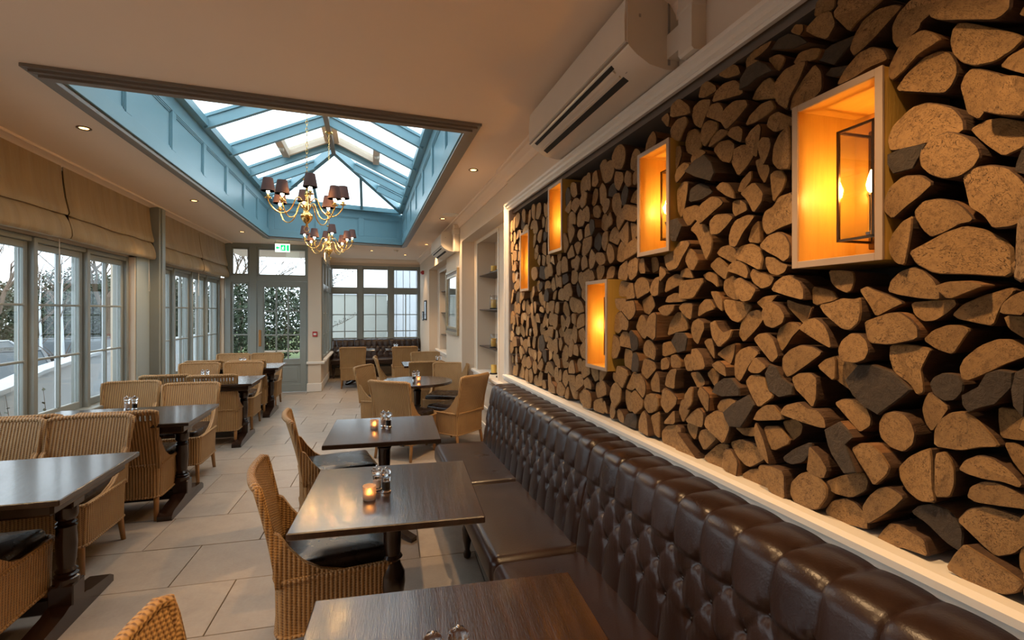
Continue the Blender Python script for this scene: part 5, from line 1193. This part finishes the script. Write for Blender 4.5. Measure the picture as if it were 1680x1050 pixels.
# ---------------------------------------------------------------- chandeliers
M['lining'] = plain('cream_shade_lining', (.85,.62,.38), .6)
def chandelier(label, x, y):
    t = thing('chandelier', label, 'chandelier', (x, y, 0), .2, 'brass chandeliers in the skylight'); z = 2.33
    body = [(.001,0),(.010,.004),(.013,.014),(.008,.024),(.014,.03),(.030,.045),(.046,.07),(.050,.09),(.044,.112),(.024,.128),(.016,.14),(.026,.155),(.034,.172),(.026,.19),(.012,.205),(.010,.25),(.018,.27),(.022,.285),(.012,.30),(.009,.335),(.016,.35),(.02,.36),(.008,.37),(.006,.40)]
    MB().lathe([(r, z+h) for r, h in body], (0,0,0), 20).build('turned_body', M['brass'], t, smooth=True); q = MB(); q.tube([(.022*math.cos(a*PI/6), 0, z-.018+.022*math.sin(a*PI/6)) for a in range(12)], .003, 6, closed=True); q.build('ring_finial', M['brass'], t, smooth=True)
    MB().lathe([(.006, z+.40), (.03, z+.405), (.034, z+.415), (.01, z+.42)], (0,0,0), 16).build('drip_disc', M['brass'], t, smooth=True)
    q = MB(); zz = z+.42; k = 0
    while zz < 3.98:
        c, s_ = (1, 0) if k % 2 else (0, 1)
        q.tube([(c*.009*math.cos(a*PI/4), s_*.009*math.cos(a*PI/4), zz+.017+.019*math.sin(a*PI/4)) for a in range(8)], .0022, 4, closed=True); zz += .031; k += 1
    q.build('chain', M['brass'], t); MB().lathe([(.02, 3.97), (.045, 3.975), (.05, 3.99), (.05, 4.0)], (0,0,0), 16).build('ceiling_rose', M['brass'], t, smooth=True)
    for k in range(8):
        a = PI/4*k; up = .0 if k % 2 else .055; R_ = .285 if k % 2 else .30; ca_, sb = math.cos(a), math.sin(a)
        P = [(.03, z+.16+up), (.055, z+.20+up), (.085, z+.195+up), (.10, z+.15+up), (.125, z+.085+up), (.18, z+.045+up), (.24, z+.06+up), (R_-.02, z+.105+up), (R_, z+.145+up), (R_, z+.165+up)]
        q = MB(); S_ = []
        for i in range(len(P)-1):
            for f in (0, .5): S_.append((P[i][0]*(1-f)+P[i+1][0]*f, P[i][1]*(1-f)+P[i+1][1]*f))
        S_.append(P[-1]); S2 = [S_[0]]+[tuple((S_[i-1][j]+2*S_[i][j]+S_[i+1][j])/4 for j in (0,1)) for i in range(1, len(S_)-1)]+[S_[-1]]
        q.tube([(r*ca_, r*sb, h) for r, h in S2], .0052, 8); ar = q.build('arm', M['brass'], t, smooth=True); c0 = (R_*ca_, R_*sb, z+.16+up)
        MB().lathe([(.006,0),(.026,.006),(.030,.012),(.012,.014),(.012,.022),(.015,.03),(.010,.032)], c0, 14).build('cup', M['brass'], ar, smooth=True)
        MB().lathe([(.009,.032),(.009,.040),(.002,.041)], c0, 10).build('candle_tube', M['white'], ar); MB().lathe([(.003,.041),(.011,.052),(.013,.064),(.008,.081),(.001,.092)], c0, 10).build('bulb', M['bulb'], ar, smooth=True)
        s = MB().lathe([(.057,.064),(.038,.172),(.0372,.172),(.0562,.064),(.057,.064)], c0, 22).build('lamp_shade', M['shade'], ar, smooth=True, ang=60); MB().lathe([(.0558,.065),(.0370,.170),(.0366,.170),(.0554,.065),(.0558,.065)], c0, 22).build('shade_lining', M['lining'], ar, smooth=True, ang=60)
    return t
chandelier('near brass chandelier with brown shades hanging in the skylight', -.52, 4.55); chandelier('far, smaller-looking brass chandelier with brown shades near the bay', -.52, 6.95)
# ---------------------------------------------------------------- roman blinds
def blind(label, y0, y1, seed):
    t = thing('roman_blind', label, 'blind', (-2.64, (y0+y1)/2, 0), 0, 'linen roman blinds'); h = (y1-y0)/2; rg = random.Random(seed)
    prof = [(.0,2.905),(.012,2.75),(.028,2.62),(.050,2.52),(.058,2.485),(.050,2.462),(.020,2.47),(.012,2.48),(.030,2.455),(.060,2.40),(.078,2.33),(.082,2.28),(.070,2.252),(.045,2.246),(.02,2.256),(.012,2.27)]
    NY = 60; rings = []; ph = rg.uniform(0, 9)
    for i in range(NY+1):
        y = -h+2*h*i/NY; r = []
        for k, (a, z) in enumerate(prof):
            sag = .010*math.sin(PI*(i/NY))*(1 if k > 3 else 0); f = noise.noise(Vector((y*2.2+ph, z*1.3, seed)))*.018*(min(k, 6)/6)
            r.append((a+f, y, z-sag+noise.noise(Vector((y*3+ph, k*.2, seed+5)))*.006*(k > 2)))
        r2 = [(a-.004-(0 if k == 0 else .003), y_, z) for k, (a, y_, z) in enumerate(r)][::-1]; rings.append(r+r2)
    MB().loft(rings).build('fabric', M['blind'], t, smooth=True, ang=70)
    for yy in (-h*.5, h*.5): MB().box(.02, yy-.004, 2.245, .05, yy+.004, 2.26).build('cord_guide', M['white'], t)
    MB().box(-.015, -h, 2.86, .0, h, 2.905).build('headrail', M['white'], t)
    q = MB(); 
    q.tube([(.02, h-.06+.006*s_, z) for s_, z in ((0,2.26),(1,2.1),(3,1.95),(4,1.88),(2,1.85),(-2,1.86),(-3,1.9),(-1,2.0),(0,2.26))], .0022, 5); tag(q.build('pull_cord', M['white'], t, smooth=True), 'looped white pull cord')
blind('roman blind nearest the camera on the left windows', 3.36, 5.30, 1); blind('roman blind second from the camera, ending at the post', 5.33, 7.12, 2); blind('roman blind just beyond the post', 7.33, 8.95, 3); blind('roman blind farthest from the camera, beside the door wall', 8.97, 10.44, 4)
blind('roman blind on the window bay beside the camera, left part', -.36, 1.42, 5); blind('roman blind on the window bay beside the camera, right part', 1.45, 3.1, 6)
# ---------------------------------------------------------------- outside
q = MB().box(-60, -30, -.8, -1.35, 70, -.66); tag(q.build('car_park_ground', M['asphalt']), kind='structure')
q = MB().box(-1.35, 13.05, -.8, 30, 40, -.02); tag(q.build('rear_yard_ground', M['paving']), kind='structure')
q = MB().box(-9, -6, -.66, -2.95, 13.05, -.12); tag(q.build('terrace_ground', M['paving']), kind='structure')
q = MB().box(-60, 17.5, -.66, -8, 60, -.60); q.box(-8, 19, -.66, -1.35, 60, -.60); q.box(-60, -30, -.66, -26, 17.5, -.60); tag(q.build('lawn', M['grass']), kind='structure')
# low white garden wall
pts = [(-3.15, -4.0), (-3.25, 4.6), (-3.7, 6.3), (-4.3, 8.0), (-5.1, 11.0), (-5.6, 14.0), (-5.7, 20.5)]
t = thing('garden_wall', 'low white rendered garden wall outside the left windows', 'wall', (0, 0, 0))
q = MB()
for a, b in zip(pts, pts[1:]): beam(q, (*a, .06), (*b, .06), .16, 1.40)
q.build('rendered_wall', M['render'], t); q = MB()
for a, b in zip(pts, pts[1:]): beam(q, (*a, .785), (*b, .785), .24, .05)
q.build('coping', M['boards'], t)
def car(label, x, y, rz, mat, z=-.66):
    t = thing('car', label, 'car', (x, y, z), rz, 'parked cars outside')
    q = MB(); sec = [(-2.1,.30),(-2.12,.62),(-2.05,.85),(-1.5,.92),(1.0,.90),(1.75,.78),(2.08,.62),(2.1,.32)]; q.loft([[(s_*w_, a, b) for a, b in sec] for s_, w_ in ((-1, .86), (-1, .80), (1, .80), (1, .86))] if False else [[(-.86, a, b) for a, b in sec], [(.86, a, b) for a, b in sec]]); q.build('body', mat, t, ang=30)
    q = MB(); lo = [(-.78, -1.75, .88), (.78, -1.75, .88), (.80, 1.1, .88), (-.80, 1.1, .88)]; hi = [(-.60, -1.15, 1.38), (.60, -1.15, 1.38), (.60, .25, 1.40), (-.60, .25, 1.40)]; q.loft([lo, hi]); q.build('windows', M['carglass'], t)
    MB().box(-.62, -1.15, 1.375, .62, .27, 1.42, b=.03).build('roof', mat, t)
    q = MB(); [beam(q, a, b, .06, .05) for a, b in zip(lo, hi)]; beam(q, (-.70,-.4,.88), (-.60,-.4,1.38), .08, .03); beam(q, (.70,-.4,.88), (.60,-.4,1.38), .08, .03); q.build('pillars', mat, t)
    for sx in (-1, 1):
        for yy in (-1.35, 1.35): MB().lathe([(.20,-.10),(.32,-.10),(.33,0),(.32,.10),(.20,.10)], (sx*.78, yy, .33), 20, M=Matrix.Rotation(PI/2, 4, 'Y')).build('wheel', M['tyre'], t, smooth=True, ang=40)
        MB().box(sx*.84, -2.14, .62, sx*.45, -2.0, .80, b=.02).build('tail_light', M['red'], t)
        MB().box(sx*.84, 2.0, .55, sx*.45, 2.11, .70, b=.02).build('head_lamp', M['ext'], t)
    MB().box(-.26, -2.145, .50, .26, -2.12, .62).build('number_plate', M['ext'], t)
car('dark parked car with red tail lights outside the leftmost window', -7.6, 13.2, math.radians(-150), M['carbody']) 
car('silver parked car behind the dark one outside the left windows', -11.4, 17.6, math.radians(75), M['carsilver']); car('dark parked car seen through the second window', -9.6, 19.3, math.radians(70), M['carbody'])
def foliage(name, label, x, y, z, rx, ry, rz_, n, size, seed, mat, trunk=0, grp='hedges and trees outside', cat='tree'):
    t = thing(name, label, cat, (x, y, z), 0, grp); rg = random.Random(seed); q = MB()
    for k in range(n):
        while True:
            p = Vector((rg.uniform(-1,1), rg.uniform(-1,1), rg.uniform(-1,1)))
            if .35 < p.length < 1: break
        p = Vector((p.x*rx, p.y*ry, p.z*rz_+rz_+trunk)); a = Vector((rg.uniform(-1,1), rg.uniform(-1,1), rg.uniform(-1,1))).normalized()*size; b = a.cross(Vector((rg.uniform(-1,1), rg.uniform(-1,1), 1))).normalized()*size*.5
        i = len(q.v); q.v += [p-a, p+b, p+a, p-b]; q.f.append((i, i+1, i+2, i+3)); q.m.append(0)
    q.build('foliage', mat, t, fix=False)
    MB().tube([(0,0,0),(.05,.03,(trunk+rz_)*.6),(0,.1,trunk+rz_*1.5)], [.16*max(.3,rx/2), .1*max(.3,rx/2), .03], 7).build('trunk', M['twig'], t)
def bare(label, x, y, z, h, seed):
    t = thing('bare_tree', label, 'tree', (x, y, z), 0, 'bare winter trees'); rg = random.Random(seed); q = MB()
    def br(p, d, l, r, dep):
        e = p+d*l; q.tube([p, (p+e)/2+Vector((rg.uniform(-1,1), rg.uniform(-1,1), 0))*l*.06, e], [r, r*.8, r*.6], 5 if dep > 2 else 3)
        if dep == 0: return
        for _ in range(3 if dep > 1 else 4):
            nd = (d+Vector((rg.uniform(-1,1), rg.uniform(-1,1), rg.uniform(-.3,.7)))*.75).normalized(); br(p+d*l*rg.uniform(.55, 1), nd, l*rg.uniform(.6, .8), r*.55, dep-1)
    br(Vector((0,0,0)), Vector((0,0,1)), h*.35, h*.022, 5); q.build('branches', M['twig'], t)
hk = [(-15.5, 26, 3.4, 2.2), (-19.5, 29.6, 4, 2.5), (-12.5, 30.6, 3, 2.6), (-25, 22, 4, 2.3), (-9.2, 27.2, 3.0, 2.4), (-16.5, 34.4, 3, 3.0), (-4.6, 24, 2.8, 2.3), (-27, 15, 4, 2.6), (-28, 7, 4, 2.6), (-26, -1, 4, 2.6), (.5, 42, 3, 2.0)]
hl = ['evergreen hedge mass behind the parked cars', 'evergreen hedge at the far left beyond the cars', 'tall dark evergreen seen through the second window', 'hedge seen at the leftmost window edge', 'dark evergreen through the far window bay', 'tall evergreen behind the hedge', 'evergreen beyond the door glazing', 'hedge far out on the left side', 'hedge out beside the camera', 'hedge behind the camera outside', 'evergreen straight beyond the bay']
for i, ((x, y, rx, rz_), l) in enumerate(zip(hk, hl)): foliage('evergreen_hedge', l, x, y, -.6, rx, 1.6, rz_*.8, 9000, .095, i, M['leaf'])
for i, (x, y, h, l) in enumerate(((-18, 24, 8, 'bare tree by the telegraph pole at the leftmost window'), (-13.5, 23.2, 7, 'bare tree seen through the third window'), (-10.4, 24, 8, 'bare tree just left of the post'), (-7.0, 30.5, 8, 'bare tree in the far window bay'), (-22, 20, 9, 'bare tree far left outside'))): bare(l, x, y, -.6, h, i+3)
t = thing('telegraph_pole', 'wooden telegraph pole outside the leftmost window', 'pole', (-14.4, 19.2, -.66)); MB().tube([(0,0,0),(0,0,5.6)], [.14,.10], 10).build('pole', M['twig'], t, smooth=True); MB().box(-.5,-.05,5.1,.5,.05,5.22).build('crossarm', M['twig'], t); MB().lathe([(.15,5.2),(.2,5.3),(.2,5.55),(.05,5.6)], (0,0,0), 10).build('cap', M['twig'], t)
for i, (x, y) in enumerate(((-8.3, 13.2+2.5), (-5.75, 11.5))): 
    t = thing('birch_sapling', ['slender white-stemmed sapling by the parked cars', 'slender white-stemmed sapling nearest the garden wall'][i], 'tree', (x, y, -.66), 0, 'young birch trees outside'); rg = random.Random(i+40); q = MB(); q.tube([(0,0,0),(.05,.02,1.2),(.0,.05,2.4),(.08,0,3.4)], [.045,.035,.02,.006], 7); q.build('stem', M['ext'], t, smooth=True); q = MB()
    for k in range(26): z_ = rg.uniform(.9, 3.2); a = rg.uniform(0, 2*PI); l = rg.uniform(.3, .8); q.tube([(0,.03,z_), (math.cos(a)*l*.6, math.sin(a)*l*.6, z_+l*.7), (math.cos(a)*l, math.sin(a)*l, z_+l)], [.010,.006,.002], 4)
    q.build('twigs', M['twig'], t)
def house(label, x, y, w, d, h, mat):
    t = thing('house', label, 'building', (x, y, -.66), 0, 'houses in the distance'); MB().box(-w/2, -d/2, 0, w/2, d/2, h).build('wall', mat, t); q = MB(); q.loft([[(s_*(w/2+.3), -d/2-.3, h), (s_*(w/2+.3), 0, h+2), (s_*(w/2+.3), d/2+.3, h)] for s_ in (-1, 1)]); q.build('roof', M['rooft'], t)
    for k in range(3):
        for zz in (1, h-1.6): f = MB().box(-w/2+1+k*(w-2)/2.4, -d/2-.05, zz, -w/2+2+k*(w-2)/2.4, -d/2, zz+1.1).build('window', M['ext'], t); MB().box(-w/2+1.1+k*(w-2)/2.4, -d/2-.06, zz+.1, -w/2+1.9+k*(w-2)/2.4, -d/2-.05, zz+1.0).build('pane', M['carglass'], f)
house('brick house behind the trees outside the third window', -24, 58, 9, 7, 3.4, M['brick']); house('grey boarded house behind the hedge outside the second window', -30, 44, 6, 6, 3.2, M['paving'])
# planting against the garden wall
def shrub(label, x, y, z, h, seed, cat='plant', n=60, spread=.25, mat=None, g='small shrubs along the garden wall'):
    t = thing('shrub', label, cat, (x, y, z), 0, g); rg = random.Random(seed); q = MB(); s_ = MB()
    for k in range(7):
        a = rg.uniform(0, 2*PI); top = Vector((math.cos(a)*spread*rg.random(), math.sin(a)*spread*rg.random(), h*rg.uniform(.6, 1))); s_.tube([(0,0,0), top*.5+Vector((0,0,h*.1)), top], [.006,.004,.002], 4)
        for j in range(n//7):
            p = top*rg.uniform(.35, 1); d = Vector((rg.uniform(-1,1), rg.uniform(-1,1), rg.uniform(-.2,1))).normalized()*.05; e = d.cross(Vector((0,0,1))).normalized()*.016; i = len(q.v); q.v += [p, p+d*.5+e, p+d, p+d*.5-e]; q.f.append((i,i+1,i+2,i+3)); q.m.append(0)
    q.build('leaves', mat or M['leaf'], t, fix=False); s_.build('stems', M['twig'], t)
for i, (x, y, h, w_) in enumerate(((-3.2, 5.75, .95, 'leafy shrub outside the second window, left'), (-3.25, 6.35, .95, 'leafy shrub outside the third window, right'), (-3.0, 5.25, .7, 'low shrub outside the leftmost window'))): shrub(w_, x, y, -.12, h, i)
# rear yard: pale wall, white boarded building, overhanging conifer branch
t = thing('yard_wall', 'pale rendered yard wall behind the far bay window', 'wall', (0, 16.2, 0)); MB().box(-1.3, 0, -.1, .55, .2, 2.12).build('rendered_wall', plain('pale_render', (.42,.43,.39), .8, var=.06, vs=3), t); MB().box(-1.32, -.04, 2.12, .58, .24, 2.18, b=.01).build('coping', M['ext'], t)
t = thing('boarded_building', 'white boarded building seen through the right of the bay window', 'building', (.6, 15.3, 0)); q = None
for k in range(16): MB().box(k*.2, 0, -.1, k*.2+.185, .05, 4.2, b=.008).build('board', M['boards'], t)
MB().box(0, .05, -.1, 3.3, 1.5, 4.2).build('wall', M['boards'], t)
t = thing('conifer_branch_tree', 'green conifer reaching over the yard wall at the left of the bay window', 'tree', (-1.28, 14.6, -.02)); rg = random.Random(3); s_ = MB(); q = MB(); s_.tube([(0,0,0),(0,0,3.4)], [.09,.03], 8)
for k in range(26):
    z_ = .7+k*.1; a = rg.uniform(0, 2*PI); l = rg.uniform(.5, 1.25)*(1-.2*k/26); e = Vector((math.cos(a)*l, math.sin(a)*l, l*.45)); s_.tube([(0,0,z_), Vector((0,0,z_))+e*.5-Vector((0,0,.05)), Vector((0,0,z_))+e], [.014,.008,.003], 4)
    for j in range(110):
        p = Vector((0,0,z_))+e*rg.uniform(.15, 1)+Vector((rg.uniform(-.06,.06), rg.uniform(-.06,.06), rg.uniform(-.06,.06))); d = Vector((rg.uniform(-1,1), rg.uniform(-1,1), rg.uniform(-.4,1))).normalized()*.055; w_ = d.cross(Vector((0,0,1))).normalized()*.012; i = len(q.v); q.v += [p, p+d*.5+w_, p+d, p+d*.5-w_]; q.f.append((i,i+1,i+2,i+3)); q.m.append(0)
q.build('needles', M['leaf'], t, fix=False); s_.build('trunk', M['twig'], t)
